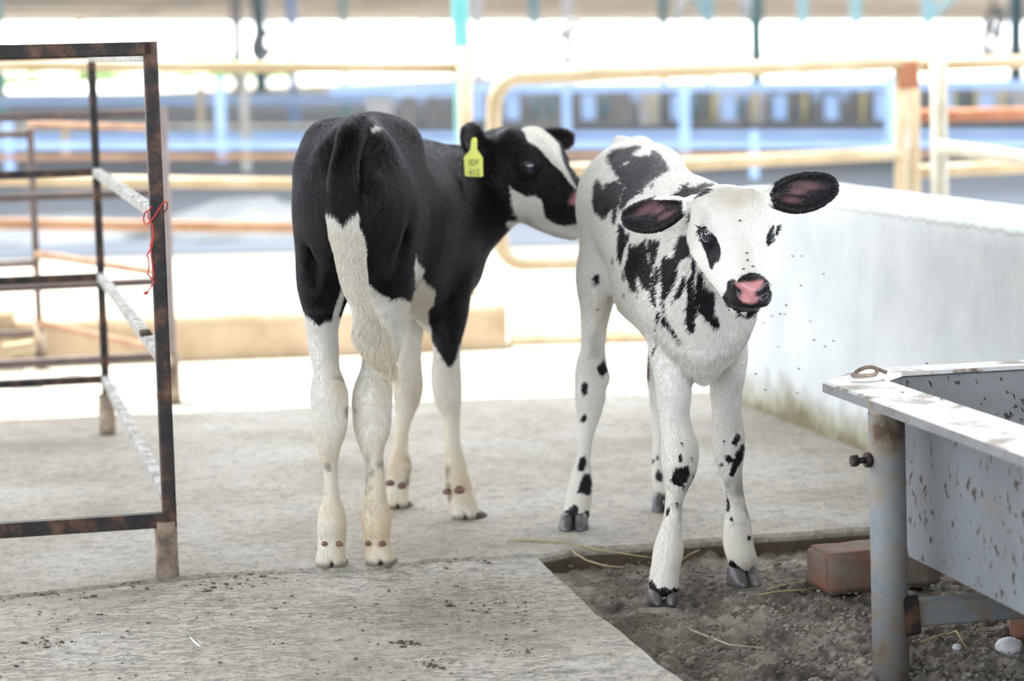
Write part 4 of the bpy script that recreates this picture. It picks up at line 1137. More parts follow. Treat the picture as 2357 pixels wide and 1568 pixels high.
    for p in (
        A([(420, 320), (430, 240), (480, 185), (600, 165), (720, 145), (850, 140), (800, 190), (740, 225), (720, 255), (800, 265), (930, 262), (950, 200), (990, 200), (1060, 260), (1110, 330), (1170, 430), (1080, 480), (960, 560), (860, 650), (760, 740), (680, 800), (620, 890), (590, 930), (560, 880), (555, 850), (600, 700), (640, 620), (575, 580), (540, 500), (480, 400), (440, 340)]),
        A([(285, 535), (320, 550), (385, 640), (400, 580), (450, 570), (540, 545), (560, 580), (640, 600), (640, 660), (580, 760), (560, 850), (545, 960), (500, 1080), (470, 1040), (480, 890), (430, 940), (380, 1015), (330, 985), (260, 920), (240, 780), (250, 650)]),
        A([(920, 650), (960, 590), (990, 590), (950, 650)]), A([(800, 725), (820, 675), (860, 655), (850, 710)]), A([(850, 850), (920, 775), (1010, 730), (990, 850)]),
        A([(1105, 850), (1200, 720), (1290, 680), (1320, 610), (1420, 590), (1390, 640), (1480, 640), (1580, 590), (1700, 600), (1700, 680), (1540, 740), (1420, 770), (1320, 865)]),
        A([(1380, 960), (1480, 920), (1490, 1060), (1400, 1110)]),
        A([(550, 1060), (600, 1080), (640, 1190), (680, 1170), (660, 1280), (610, 1400), (590, 1560), (545, 1480), (540, 1350)]),
        B([(130, -60), (210, -40), (225, 70), (270, 20), (255, 120), (200, 240), (185, 300), (160, 260), (165, 410), (115, 310), (130, 200)]),
        B([(270, 140), (300, 190), (330, 150), (370, 180), (460, 90), (485, 200), (500, 110), (640, 120), (600, 290), (560, 430), (545, 480), (550, 600), (500, 740), (430, 680), (360, 540), (350, 640), (400, 770), (350, 720), (280, 730), (240, 590), (210, 540), (200, 440), (240, 330), (250, 220)]),
        B([(570, 430), (610, 400), (640, 500), (620, 590), (590, 650), (580, 760), (580, 950), (540, 910), (510, 800), (505, 720), (560, 600)]),
        B([(640, 470), (650, 350), (700, 290), (740, 330), (800, 330), (820, 180), (870, 60), (960, 50), (1000, 120), (1000, 310), (930, 330), (860, 370), (840, 480), (830, 600), (790, 680), (740, 760), (690, 830), (680, 920), (640, 840), (640, 760), (665, 680), (640, 600)]),
        B([(900, 540), (940, 560), (930, 680), (900, 760), (860, 810), (790, 860), (770, 860), (830, 740), (870, 640)]),
        B([(1010, 290), (1070, 150), (1110, 160), (1110, 240), (1070, 330), (1060, 470), (1030, 620), (1050, 700), (1060, 780), (1090, 900), (1080, 1000), (1040, 1080), (1060, 1180), (1020, 1240), (960, 1210), (940, 1100), (940, 950), (960, 850), (950, 720), (940, 640), (1000, 520), (1005, 400)]),
        B([(1060, 660), (1080, 520), (1120, 460), (1160, 540), (1150, 620), (1200, 680), (1270, 730), (1290, 800), (1280, 960), (1330, 1060), (1350, 1170), (1260, 1160), (1190, 1090), (1130, 1010), (1080, 1000), (1090, 900), (1060, 780)]),
        B([(640, 850), (690, 870), (690, 980), (720, 1090), (800, 1210), (880, 1340), (870, 1360), (780, 1270), (700, 1150), (650, 1160), (635, 1080), (660, 1050), (680, 990), (660, 930)]),
        B([(590, 970), (640, 990), (620, 1090), (590, 1150), (580, 1040)]),
        B([(590, 1280), (600, 1330), (580, 1410), (540, 1500), (520, 1510), (550, 1420), (580, 1380)]),
        B([(165, 560), (180, 470), (210, 560), (205, 600)]), B([(180, 740), (197, 740), (202, 800), (190, 800)]), B([(48, 375), (58, 300), (76, 330), (62, 385)]), spot(1374, 642, 8, 13)):
        patch(me, P, Q, bd, black, p)
    for p in (A([(605, 370), (640, 335), (698, 318), (650, 365)]), A([(540, 860), (556, 850), (552, 1020), (530, 1100), (535, 960)]), B([(490, 270), (512, 280), (520, 385), (505, 385)])):
        patch(me, P, Q, bd, black, p, -1, 6)
    g2 = np.zeros(len(P)); patch(me, P, Q, bd, g2, A([(980, 165), (1120, 200), (1260, 330), (1400, 450), (1450, 560), (1380, 520), (1250, 420), (1150, 370), (1080, 270)]), 1, 20)
    black = np.maximum(black, g2 * .52)
    lg = facing & (Q[:, 1] > 780)
    foreR = lg & (Yb < 4.13 + dY) & (Q[:, 0] < 1625); foreL = lg & (Q[:, 0] > 1625); hindR = lg & (Q[:, 0] < 1420); hindL = lg & (Q[:, 0] > 1440) & (Yb > 4.45)
    for msk, polys in ((hindR, (E([(165, 420), (170, 385), (185, 372), (200, 390), (198, 430), (180, 447)]), E([(162, 570), (170, 540), (185, 533), (195, 555), (185, 580)]), E([(148, 790), (160, 750), (185, 735), (190, 780), (175, 820), (152, 815)]),
                                E([(160, 870), (175, 830), (205, 825), (218, 870), (205, 935), (170, 920), (140, 925), (150, 900)]), E([(240, 310), (272, 265), (296, 315), (270, 355), (250, 340)]), E([(50, 1060), (65, 1020), (100, 1000), (130, 975), (150, 985), (150, 1045), (120, 1085), (60, 1085)]), E([(158, 1030), (190, 1005), (215, 1010), (215, 1085), (165, 1080)]))),
                       (foreR, (E([(610, 830), (620, 800), (690, 785), (692, 830), (680, 865), (650, 890), (615, 880), (605, 850)]), E([(638, 740), (655, 723), (657, 768), (638, 772)]), E([(653, 885), (672, 875), (662, 912)]), E([(576, 1032), (582, 998), (600, 988), (592, 1030)]), E([(618, 970), (638, 963), (638, 987)]), spot(1569, 1021, 4), spot(1592, 1055, 3.5), spot(1598, 1097, 4), spot(1544, 1105, 3),
                                E([(480, 1400), (505, 1335), (530, 1370), (535, 1390), (570, 1378), (600, 1392), (640, 1375), (650, 1425), (590, 1430), (545, 1430), (490, 1430)]))),
                       (foreL, (E([(893, 680), (905, 655), (930, 622), (942, 640), (937, 665), (915, 692)]), E([(885, 830), (905, 770), (920, 720), (952, 668), (960, 700), (950, 760), (925, 800), (905, 847)]), E([(862, 738), (895, 733), (905, 770), (880, 778)]), spot(1661, 1069, 5), spot(1667, 1016, 3.5), E([(863, 895), (870, 890), (878, 940), (892, 970), (890, 1010), (872, 1010)]), spot(1684, 1195, 4, 6), spot(1724, 1237, 5, 7),
                                E([(870, 1350), (880, 1260), (895, 1243), (925, 1272), (955, 1298), (985, 1305), (1003, 1275), (1040, 1340), (960, 1370), (900, 1370)]))),
                       (hindL, (E([(525, 830), (540, 803), (565, 830), (560, 872), (530, 858)]), spot(1503, 1061, 4.5, 7), spot(1521, 1145, 7), spot(1514, 1054, 4, 6), E([(476, 240), (490, 220), (500, 330), (494, 385), (482, 330)])))):
        for p in polys: patch(me, P, Q, msk, black, p, 1, 6)
    hd = facing & (head | (dh < .02)) & (Yb < 4.05)
    # dark skin round the eyes, black lips, pink nose
    black[head] = 0
    for p in (Cc([(110, 610), (150, 560), (200, 545), (250, 610), (320, 680), (355, 760), (370, 830), (350, 930), (300, 960), (270, 1030), (250, 1000), (220, 890), (170, 750), (140, 670), (130, 640)]),
              Cc([(850, 660), (885, 590), (950, 510), (1010, 540), (980, 620), (960, 700), (920, 770), (885, 795), (845, 740)]), Cc([(920, 300), (955, 330), (950, 440), (920, 400)]),
              Cc([(435, 1150), (490, 1120), (540, 1145), (590, 1080), (680, 1050), (760, 1060), (825, 1100), (880, 1160), (885, 1230), (930, 1300), (920, 1380), (800, 1440), (730, 1500), (660, 1530), (580, 1530), (540, 1470), (480, 1430), (400, 1410), (375, 1340), (410, 1260), (425, 1230)])):
        patch(me, P, Q, hd, black, p, 1, 6)
    patch(me, P, Q, hd, pink, Cc([(510, 1150), (560, 1160), (640, 1150), (700, 1150), (760, 1135), (815, 1125), (815, 1160), (780, 1210), (730, 1250), (725, 1300), (780, 1310), (740, 1370), (680, 1385), (600, 1365), (560, 1310), (590, 1270), (580, 1230), (530, 1190)]), 1, 3)
    patch(me, P, Q, hd, black, Cc([(570, 1470), (650, 1465), (640, 1500), (600, 1505)]), -1, 4)
    black[~facing & (head) & (P[:, 2] < .53)] = 1
    # ears: black leaf, pale root, reddish hollow with three ridges
    for (b, dn, L, sd, nm), Cs in ((E1, e1), (E2, e2)):
        d_ = np.min([c.dist(P) for c in Cs if not c.cut], 0)
        q = ((P - b) @ dn) / L; s_ = (P - b) @ sd; sel = (d_ < .006) & (q > .06)
        black[sel] = np.clip(.5 + (q[sel] - (.08 if b[0] < .3 else .15) - (.36 if b[0] < .35 else .05) * np.clip((s_[sel] - .004) / .012, 0, 1)) * 7, 0, 1)
        front = sel & (N @ nm > .25)
        st = np.exp(-((s_ - .016 + .030 * (q - .30)) / .006) ** 2) * np.exp(-((q - .62) / .16) ** 2) + np.exp(-((s_ - .002 + .03 * (q - .4)) / .0045) ** 2) * np.exp(-((q - .50) / .10) ** 2) + np.exp(-((s_ + .012 + .03 * (q - .4)) / .005) ** 2) * np.exp(-((q - .40) / .11) ** 2)
        pink[front] = np.maximum(pink[front], .30 * np.clip(st[front], 0, 1))
    low = np.clip((.30 - P[:, 2]) / .25, 0, 1); stain[:] = .30 * low * fbm(P, 12, 5, 3) * 1.6
    stain = np.maximum(stain, .35 * np.exp(-((Q[:, 0] - 1385) / 26) ** 2 - ((Q[:, 1] - 715) / 45) ** 2))
    stain = np.maximum(stain, .42 * head * np.exp(-((Q[:, 0] - 1700) / 42) ** 2 - ((Q[:, 1] - 462) / 34) ** 2) * np.clip(fbm(P, 55, 8, 3) * 2.4 - .3, 0, 1))
    mk = np.clip((fbm(P, 26, 15, 4) - .50) * 6, 0, 1) * ((Q[:, 1] > 1085) & (Q[:, 1] < 1210) & (Q[:, 0] > 1500) & (Yb < 4.4)); muck = np.maximum(muck, .55 * mk)
    qf = ((P - H.o) @ H.f) / H.s; set_attr(me, 'wet', np.clip((qf - .215) / .02, 0, 1) * (dh < .03))
    for n_, a_ in (('black', black), ('pink', np.clip(pink, 0, 1)), ('stain', stain), ('muck', muck)): set_attr(me, n_, a_)
    off = np.array(OFF[root.name]); co = (P - off); me.vertices.foreach_set('co', co.ravel()); me.update()
    bo = link('body', me, M_COATW, root)
    H.eyes(root)
    for (px, py, z, Y, wpx, lng, hg, fw) in ((1528, 1396, -.033, None, 74, .062, .027, (.06, -1, 0)), (1718, 1352, -.033, None, 74, .066, .025, (.32, -1, 0)), (1322, 1224, 0, None, 70, .060, .022, (-.05, -1, 0)), (1530, 1181, 0, None, 56, .056, .025, (-.05, -1, 0))):
        g = ground(px, py, z); hoof(root, g + Vector((0, .028, 0)), fw, wpx * g.y / F_PX, lng, hg, M_HOOF)
    return root, bo, P, N, dict(black=black, pink=pink, head=head, ear=ear, stain=stain, muck=muck, E=(E1, E2), H=H, de=de)
WC = white_calf()

# =========================================================== the black calf
def black_calf():
    dY = 0.035
    root = thing('calf', 'black calf with white legs and yellow ear tag seen from behind', 'calf', tuple(at(880, 1250, 4.55).xy) + (0,))
    C = []
    tor = [(817, .640, 4.275, .078, .100), (820, .640, 4.36, .112, .140), (840, .632, 4.46, .112, .146), (890, .606, 4.58, .105, .148), (945, .584, 4.71, .106, .152), (1000, .566, 4.84, .098, .156), (1035, .550, 4.94, .075, .13)]
    rows = []
    for px, z, Y, rx, rz in tor:
        Y += dY; p = at(px, 500, Y); rows.append((p.x, Y, z, rx, rz))
    C.append(Chain(rows, k=.03, sub=6))
    # hook and pin bones, spine, tail head
    C.append(ell(at(752, 330, 4.46 + dY), .036, .04, k=.08)); C.append(ell(at(916, 330, 4.50 + dY), .036, .04, k=.08))
    C.append(ell(at(772, 352, 4.30 + dY), .026, k=.04)); C.append(ell(at(872, 350, 4.31 + dY), .026, k=.04))
    C.append(Chain(px_rows([(822, 318, 4.29, 40, .03), (838, 312, 4.40, 40, .035), (872, 322, 4.52, 38, .035), (926, 352, 4.66, 36, .035), (986, 382, 4.80, 38, .04), (1040, 396, 4.90, 40, .04)], dY), k=.05))
    # neck to the turned head
    C.append(Chain(px_rows([(1012, 470, 4.86, 72, .10), (1060, 468, 4.90, 118, .090), (1105, 446, 4.92, 108, .078), (1150, 418, 4.92, 92, .066), (1185, 400, 4.91, 78, .058)], dY), u=(.25, 0, -1), k=.04))
    C.append(Chain(px_rows([(1010, 560, 4.90, 70, .07), (1045, 620, 4.88, 46, .07)], dY), k=.05))
    legs = {
     'hl': [(762, 400, 4.43, 84, .10), (756, 500, 4.42, 74, .105), (750, 600, 4.42, 68, .100), (746, 660, 4.42, 60, .086), (743, 710, 4.41, 44, .062), (741, 750, 4.39, 36, .050), (745, 800, 4.36, 34, .041), (751, 850, 4.32, 30, .035), (757, 905, 4.29, 42, .035),
            (758, 945, 4.285, 41, .034), (758, 985, 4.28, 39, .031), (757, 1030, 4.275, 26, .025), (761, 1080, 4.275, 16, .019), (763, 1140, 4.275, 17, .018), (764, 1190, 4.275, 32, .026), (764, 1235, 4.272, 32.5, .026), (763, 1262, 4.27, 31, .025), (762, 1290, 4.268, 35, .026), (762, 1316, 4.268, 35, .026)],
     'hr': [(880, 400, 4.46, 84, .10), (886, 500, 4.46, 80, .105), (884, 600, 4.46, 74, .100), (882, 660, 4.46, 70, .086), (880, 710, 4.45, 60, .066), (879, 760, 4.42, 50, .052), (876, 810, 4.39, 42, .042), (866, 855, 4.35, 35, .036), (858, 905, 4.32, 44.5, .036),
            (857, 950, 4.31, 43.5, .034), (857, 985, 4.305, 41, .031), (856, 1030, 4.295, 27, .025), (863, 1075, 4.29, 20, .019), (864, 1140, 4.285, 25, .019), (866, 1190, 4.285, 34, .026), (868, 1238, 4.28, 29.5, .026), (871, 1260, 4.28, 30, .025), (875, 1288, 4.275, 34, .026), (876, 1313, 4.275, 34, .026)],
     'fl': [(968, 520, 4.88, 56, .085), (958, 640, 4.86, 46, .060), (944, 740, 4.85, 34, .044), (938, 800, 4.84, 31, .036), (938, 850, 4.83, 33, .033), (939, 895, 4.83, 34, .032), (935, 935, 4.83, 25, .026), (928, 975, 4.83, 16.5, .019), (922, 1028, 4.825, 16, .018), (920, 1068, 4.82, 27, .024), (918, 1095, 4.82, 27, .024), (916, 1128, 4.82, 24, .023), (915, 1158, 4.815, 25.5, .024), (915, 1180, 4.815, 25.5, .024)],
     'fr': [(1022, 540, 4.83, 62, .085), (1037, 620, 4.81, 48, .062), (1039, 680, 4.79, 44, .050), (1035, 730, 4.76, 40, .041), (1030, 775, 4.74, 33, .035), (1028, 815, 4.73, 31, .032), (1027, 863, 4.72, 34, .032), (1030, 908, 4.715, 32, .030), (1037, 952, 4.71, 21, .021), (1042, 1019, 4.70, 18, .018), (1048, 1072, 4.70, 25, .022),
            (1051, 1109, 4.695, 31, .025), (1062, 1148, 4.69, 31, .025), (1071, 1180, 4.685, 32, .025), (1074, 1204, 4.685, 32, .025)]}
    for n_, r in legs.items(): C.append(Chain(px_rows(r, dY), k=.022, grp='leg'))
    # clefts between the claws at the heel
    for px, py, Y in ((763, 1303, 4.244), (876, 1300, 4.250), (915, 1170, 4.792), (1071, 1193, 4.660)):
        p = at(px, py, Y + dY); C.append(Chain([(p.x, p.y, .012, .002, .004), (p.x, p.y + .012, -.004, .007, .010)], k=.008, cut=True))
    # folds of the thighs
    for g, xs in ((-1, (735, 728, 722)), (1, (915, 922, 925))):
        C.append(Chain(px_rows([(xs[0], 430, 4.335, 5, .010), (xs[1], 540, 4.325, 6, .012), (xs[2], 640, 4.345, 5, .010)], dY), k=.03, cut=True))
    C.append(Chain(px_rows([(800, 400, 4.24, 10, .02), (806, 520, 4.28, 12, .03), (806, 640, 4.30, 11, .03), (806, 720, 4.34, 10, .03)], dY), k=.04, cut=True))
    # belly line
    C.append(Chain(px_rows([(930, 640, 4.60, 52, .05), (968, 680, 4.68, 40, .05), (985, 690, 4.76, 30, .05)], dY), k=.05))
    # tail
    tail_px = [(826, 288, 4.285, 20, .020), (808, 312, 4.245, 29, .024), (800, 345, 4.225, 29, .022), (790, 400, 4.215, 32, .021), (792, 450, 4.215, 34, .021), (794, 500, 4.215, 34.5, .021), (803, 560, 4.215, 34.5, .021), (814, 640, 4.21, 28, .019), (832, 700, 4.195, 22, .016), (850, 755, 4.18, 32, .017), (868, 800, 4.175, 28, .015), (886, 832, 4.175, 16, .011), (904, 858, 4.175, 4, .004)]
    T = Chain(px_rows(tail_px, dY), k=.010, grp='tail')
    C.append(T)
    # head: right profile, turned a little to us
    yaw = math.radians(38); th = math.radians(27.5)
    nose = Vector((math.cos(yaw) * math.cos(th), -math.sin(yaw) * math.cos(th), -math.sin(th)))
    H = Head(at(1217, 384, 4.87), nose, (0.0, 0, 1), 1.07, (.0640, .110, .018), .016)
    C += H.chains()
    e1, E1 = ear_chains(H.w(.056, -.004, .006), at(1061, 314, 4.84), (0.0, 0.1, 1), (.2, -1, 0), 0.037, thick=.0055, tipw=.75)
    e2, E2 = ear_chains(H.w(-.050, .010, .012), at(1320, 318, 5.06), (.6, 0.1, .8), (.3, -1, 0), 0.024, thick=.0055, tipw=.6)
    C += e1 + e2
    me, P, N = skin_mesh('body', C, 0.0045, soft=lambda p: np.clip((p[:, 2] - .36) / .08, 0, 1) * np.clip((.01 - p[:, 0]) / .05 - .5, 0, 1) * np.clip(T.dist(p) / .02, 0, 1))
    Q = project(P)
    view = np.array([0, 0, CAM_H]) - P; view /= np.linalg.norm(view, axis=1)[:, None]
    facing = np.einsum('ij,ij->i', view, N) > -0.05
    dl = np.min([c.dist(P) for c in C if c.grp == 'leg'], 0); dt = T.dist(P)
    tail = dt < .006
    dh = np.min([c.dist(P) for c in C if c.grp == 'head' and not c.cut][:3], 0)
    head = (dh < .02) & (Q[:, 0] > 1140)
    D_ = lambda p: Z(1040, 270, 5.406, p); Z1 = lambda p: Z(640, 230, 3.185, p); Z2 = lambda p: Z(640, 640, 2.24, p)
    black = np.ones(len(P)); pink = np.zeros(len(P)); stain = np.zeros(len(P)); muck = np.zeros(len(P))
    black[:] = np.clip(.5 + (P[:, 2] - .415 + .03 * (fbm(P, 20, 3, 3) - .47)) * 22, 0, 1)
    front_legs = P[:, 1] > 4.58
    hind = ~front_legs & ~tail
    # from behind: where the black of each thigh ends
    leg_l = facing & hind & (Q[:, 1] > 640) & (Q[:, 0] < 806); leg_r = facing & hind & (Q[:, 1] > 640) & (Q[:, 0] >= 806)
    black[leg_l] = 1; black[leg_r] = 1; black[(leg_l | leg_r) & (Q[:, 1] > 780)] = 0
    patch(me, P, Q, leg_l, black, Z2([(20, 130), (115, 140), (150, 190), (210, 250), (245, 215), (275, 215), (300, 130), (335, 40), (352, 60), (330, 130), (315, 190), (400, 260), (400, 400), (20, 400)]), -1, 6)
    patch(me, P, Q, leg_r, black, Z2([(340, 0), (440, 15), (520, 75), (590, 108), (640, 98), (690, 112), (720, 40), (780, 30), (740, 400), (340, 400)]), -1, 6)
    fr = facing & front_legs & (Q[:, 0] > 985) & (Q[:, 1] > 650)
    black[fr] = 1; black[fr & (Q[:, 1] > 858)] = 0
    patch(me, P, Q, fr, black, Z2([(740, 250), (800, 330), (840, 400), (878, 462), (905, 440), (920, 400), (940, 330), (1020, 300), (1020, 500), (740, 500)]), -1, 6)
    fl = facing & front_legs & (Q[:, 0] < 985) & (Q[:, 1] > 690); black[fl] = 0
    bl = facing & ~tail & (P[:, 1] > 4.45)
    patch(me, P, Q, bl, black, Z2([(715, 50), (740, -10), (780, 30), (815, 60), (805, 130), (775, 170), (790, 300), (700, 300), (690, 100)]), -1, 7)
    patch(me, P, Q, bl, black, Z1([(1010, 1120), (1030, 1180), (1065, 1215), (1085, 1235), (1040, 1330), (1020, 1380), (1005, 1300), (1000, 1200)]), -1, 7)
    patch(me, P, Q, facing & (P[:, 2] > .7), black, Z1([(540, 160), (570, 125), (620, 140), (680, 170), (750, 200), (700, 225), (650, 235), (610, 205)]), -1, 6)
    # tail: black above, white switch below a ragged V
    black[tail] = 1; warm = tail & (P[:, 2] < .62)
    v_ = Z1([(330, 790), (380, 820), (430, 860), (470, 912), (520, 850), (600, 800), (660, 790), (900, 2100), (300, 2100)])
    patch(me, P, Q, tail, black, v_, -1, 6)
    black[tail & ~facing & (P[:, 2] < .60)] = 0
    hd = facing & head
    patch(me, P, Q, hd, black, D_([(865, 150), (960, 112), (1080, 100), (1150, 160), (1250, 250), (1330, 340), (1355, 430), (1390, 560), (1450, 680), (1560, 880), (1560, 920), (1480, 830), (1380, 690), (1270, 600), (1180, 500), (1050, 360), (950, 320), (915, 220)]), -1, 6)
    patch(me, P, Q, facing & (dh < .05) & (Q[:, 0] > 1150), black, D_([(720, 830), (760, 900), (850, 945), (930, 1000), (1020, 980), (1120, 1030), (1145, 1130), (1160, 1240), (1260, 1310), (1400, 1360), (1700, 1310), (1700, 1620), (1400, 1600), (1100, 1520), (950, 1440), (820, 1420), (690, 1420), (680, 1280), (840, 1285), (780, 1180), (740, 990)]), -1, 7)
    pk = np.zeros(len(P)); patch(me, P, Q, hd, pk, D_([(1545, 920), (1620, 930), (1750, 1060), (1700, 1130), (1580, 1100), (1510, 1090), (1460, 1060), (1500, 1000)]), 1, 5)
    pink = np.maximum(pink, pk * .85)
    for (b, dn, L, sd, nm), Cs in ((E1, e1), (E2, e2)):
        d_ = np.min([c.dist(P) for c in Cs if not c.cut], 0); black[d_ < .004] = 1
    low = np.clip((.36 - P[:, 2]) / .30, 0, 1)
    stain = .85 * low ** .7 * np.clip(fbm(P, 10, 5, 3) * 1.9 - .1, 0, 1)
    stain[warm] = np.maximum(stain[warm], .22 + .5 * np.clip((.45 - P[warm, 2]) / .1, 0, 1))
    for cx, cy, sx, sy, a in ((780, 900, 22, 70, .5), (880, 900, 20, 70, .5), (765, 1200, 40, 50, .55), (868, 1210, 40, 45, .4), (900, 830, 20, 25, .5), (985, 700, 40, 40, .6), (915, 1100, 40, 60, .35), (1055, 1130, 45, 60, .35)):
        stain = np.maximum(stain, a * np.exp(-((Q[:, 0] - cx) / sx) ** 2 - ((Q[:, 1] - cy) / sy) ** 2))
    for cx, cy, sx, sy, a in ((846, 1078, 7, 34, .8), (760, 1230, 34, 14, .25), (868, 1230, 30, 12, .25), (757, 1050, 8, 30, .4)):
        muck = np.maximum(muck, a * np.exp(-((Q[:, 0] - cx) / sx) ** 2 - ((Q[:, 1] - cy) / sy) ** 2) * np.clip(fbm(P, 30, 4, 3) * 2.2 - .3, 0, 1))
    muck = np.maximum(muck, .6 * np.clip((fbm(P, 38, 25, 4) - .62) * 12, 0, 1) * (low > .05)); muck = np.maximum(muck, np.clip((.012 - P[:, 2]) / .008, 0, .9))
    qf = ((P - H.o) @ H.f) / H.s; set_attr(me, 'wet', np.clip((qf - .215) / .02, 0, 1) * (dh < .03))
    for n_, a_ in (('black', black), ('pink', pink), ('stain', stain), ('muck', muck)): set_attr(me, n_, a_)
    off = np.array(OFF[root.name]); me.vertices.foreach_set('co', (P - off).ravel()); me.update()
    bo = link('body', me, M_COATB, root)
    H.eyes(root, lash=False)
    for (px, py, wpx, lng, hg, fw) in ((762, 1304, 68, .058, .010, (.1, 1, 0)), (877, 1301, 64, .058, .010, (.1, 1, 0)), (915, 1171, 50, .054, .009, (.3, 1, 0)), (1073, 1195, 66, .058, .010, (.5, 1, 0))):
        g = ground(px, py, 0); hoof(root, g + Vector(fw).normalized() * .027, fw, wpx * g.y / F_PX, lng, hg, M_HOOFB)
    for px, py, Y, r in ((748, 1252, 4.245, .0075), (781, 1252, 4.245, .0080), (848, 1251, 4.255, .0075), (880, 1252, 4.252, .0085), (897, 1112, 4.795, .0085), (925, 1118, 4.795, .0095), (1028, 1132, 4.668, .0080), (1058, 1128, 4.664, .0105)):
        MB().ball(at(px, py, Y + dY + .003), r * (.74 if px < 890 and px > 700 else .88), 7, (1.2, .8, .85), .12, random.Random(px)).build('dewclaw', M_DEW, root)
    # the ear tag
    M_TAG = simple('yellow_plastic', [(0.3, (.72, .76, .09)), (0.7, (.80, .84, .14))], 20, 0.35, 0, 0)
    M_INK = simple('black_ink', [(0.3, (.20, .21, .08)), (0.7, (.26, .27, .10))], 20, 0.6, 0, 0)
    ol = Z(1040, 270, 5.406, [(280, 250), (305, 260), (316, 290), (312, 400), (385, 500), (390, 730), (375, 742), (180, 735), (162, 720), (148, 500), (228, 410), (240, 290), (255, 260)])
    Yt = 4.80
    fr_ = [at(x, y, Yt - .0 + (y - 316) * -.00006) for x, y in ol]; bk = [p + Vector((0, .003, 0)) for p in fr_]
    m = MB(); n = len(fr_)
    m.add(fr_ + bk, [list(range(n - 1, -1, -1)), list(range(n, 2 * n))] + [(i, (i + 1) % n, n + (i + 1) % n, n + i) for i in range(n)])
    tg = m.build('ear_tag', M_TAG, root, label='yellow ear tag marked IDF 412')
    MB().tube([at(1092, 326, Yt - .003), at(1092, 326, Yt + .02)], .005, 12).build('pin', M_TAG, tg)
    for txt, py, sz in (('IDF', 379, .0165), ('412', 402, .0175)):
        cu = bpy.data.curves.new('lettering', 'FONT'); cu.body = txt; cu.size = sz; cu.align_x = 'CENTER'; cu.extrude = .0003
        tmp = bpy.data.objects.new('tmp', cu); COL.objects.link(tmp); bpy.context.view_layer.update()
        tm = bpy.data.meshes.new_from_object(tmp.evaluated_get(bpy.context.evaluated_depsgraph_get())); bpy.data.objects.remove(tmp)
        tm.name = 'lettering'; tm.materials.clear()
        c = at(1091.5, py - 8, Yt - .0015 + (py - 316) * -.00006)
        X = Vector((1, 0, 0)); Yv = Vector((0.02, .06, 1)).normalized()
        for v in tm.vertices:
            q = v.co.copy(); w = c + X * q.x * .82 + Yv * (q.y - .008) + Vector((0, -1, 0)) * (q.z + .0012); v.co = w - Vector(OFF[root.name])
        link('lettering', tm, M_INK, tg, label='dark letters ' + txt)
    return root, bo, P, N, dict(black=black, pink=pink, head=head, stain=stain, muck=muck, tail=tail, T=T, E=(E1, E2), H=H, dl=dl)
BC = black_calf()
# ------------------------------------------------------------------ short hair lying on the coats
def fur_mat():
    m, nt, b = new_mat('short_hair')
    x = nt.nodes.new('ShaderNodeAttribute'); x.attribute_name = 'tone'
    nt.links.new(x.outputs['Color'], b.inputs['Base Color'])
    b.inputs['Roughness'].default_value = 0.34; b.inputs['Specular IOR Level'].default_value = 0.8
    hb = nt.nodes.new('ShaderNodeBsdfHairPrincipled'); hb.parametrization = 'COLOR'
    hb.inputs['Color'].default_value = (.002, .0017, .0022, 1); hb.inputs['Roughness'].default_value = 0.17; hb.inputs['Radial Roughness'].default_value = 0.25
    hb.inputs['Coat'].default_value = 0.0; hb.inputs['IOR'].default_value = 1.28
    d = nt.nodes.new('ShaderNodeAttribute'); d.attribute_name = 'dark'
    mx = nt.nodes.new('ShaderNodeMixShader'); nt.links.new(d.outputs['Fac'], mx.inputs[0])
    nt.links.new(b.outputs[0], mx.inputs[1]); nt.links.new(hb.outputs[0], mx.inputs[2]); nt.links.new(mx.outputs[0], nt.nodes['Material Output'].inputs['Surface'])
    return m
M_FUR = fur_mat()
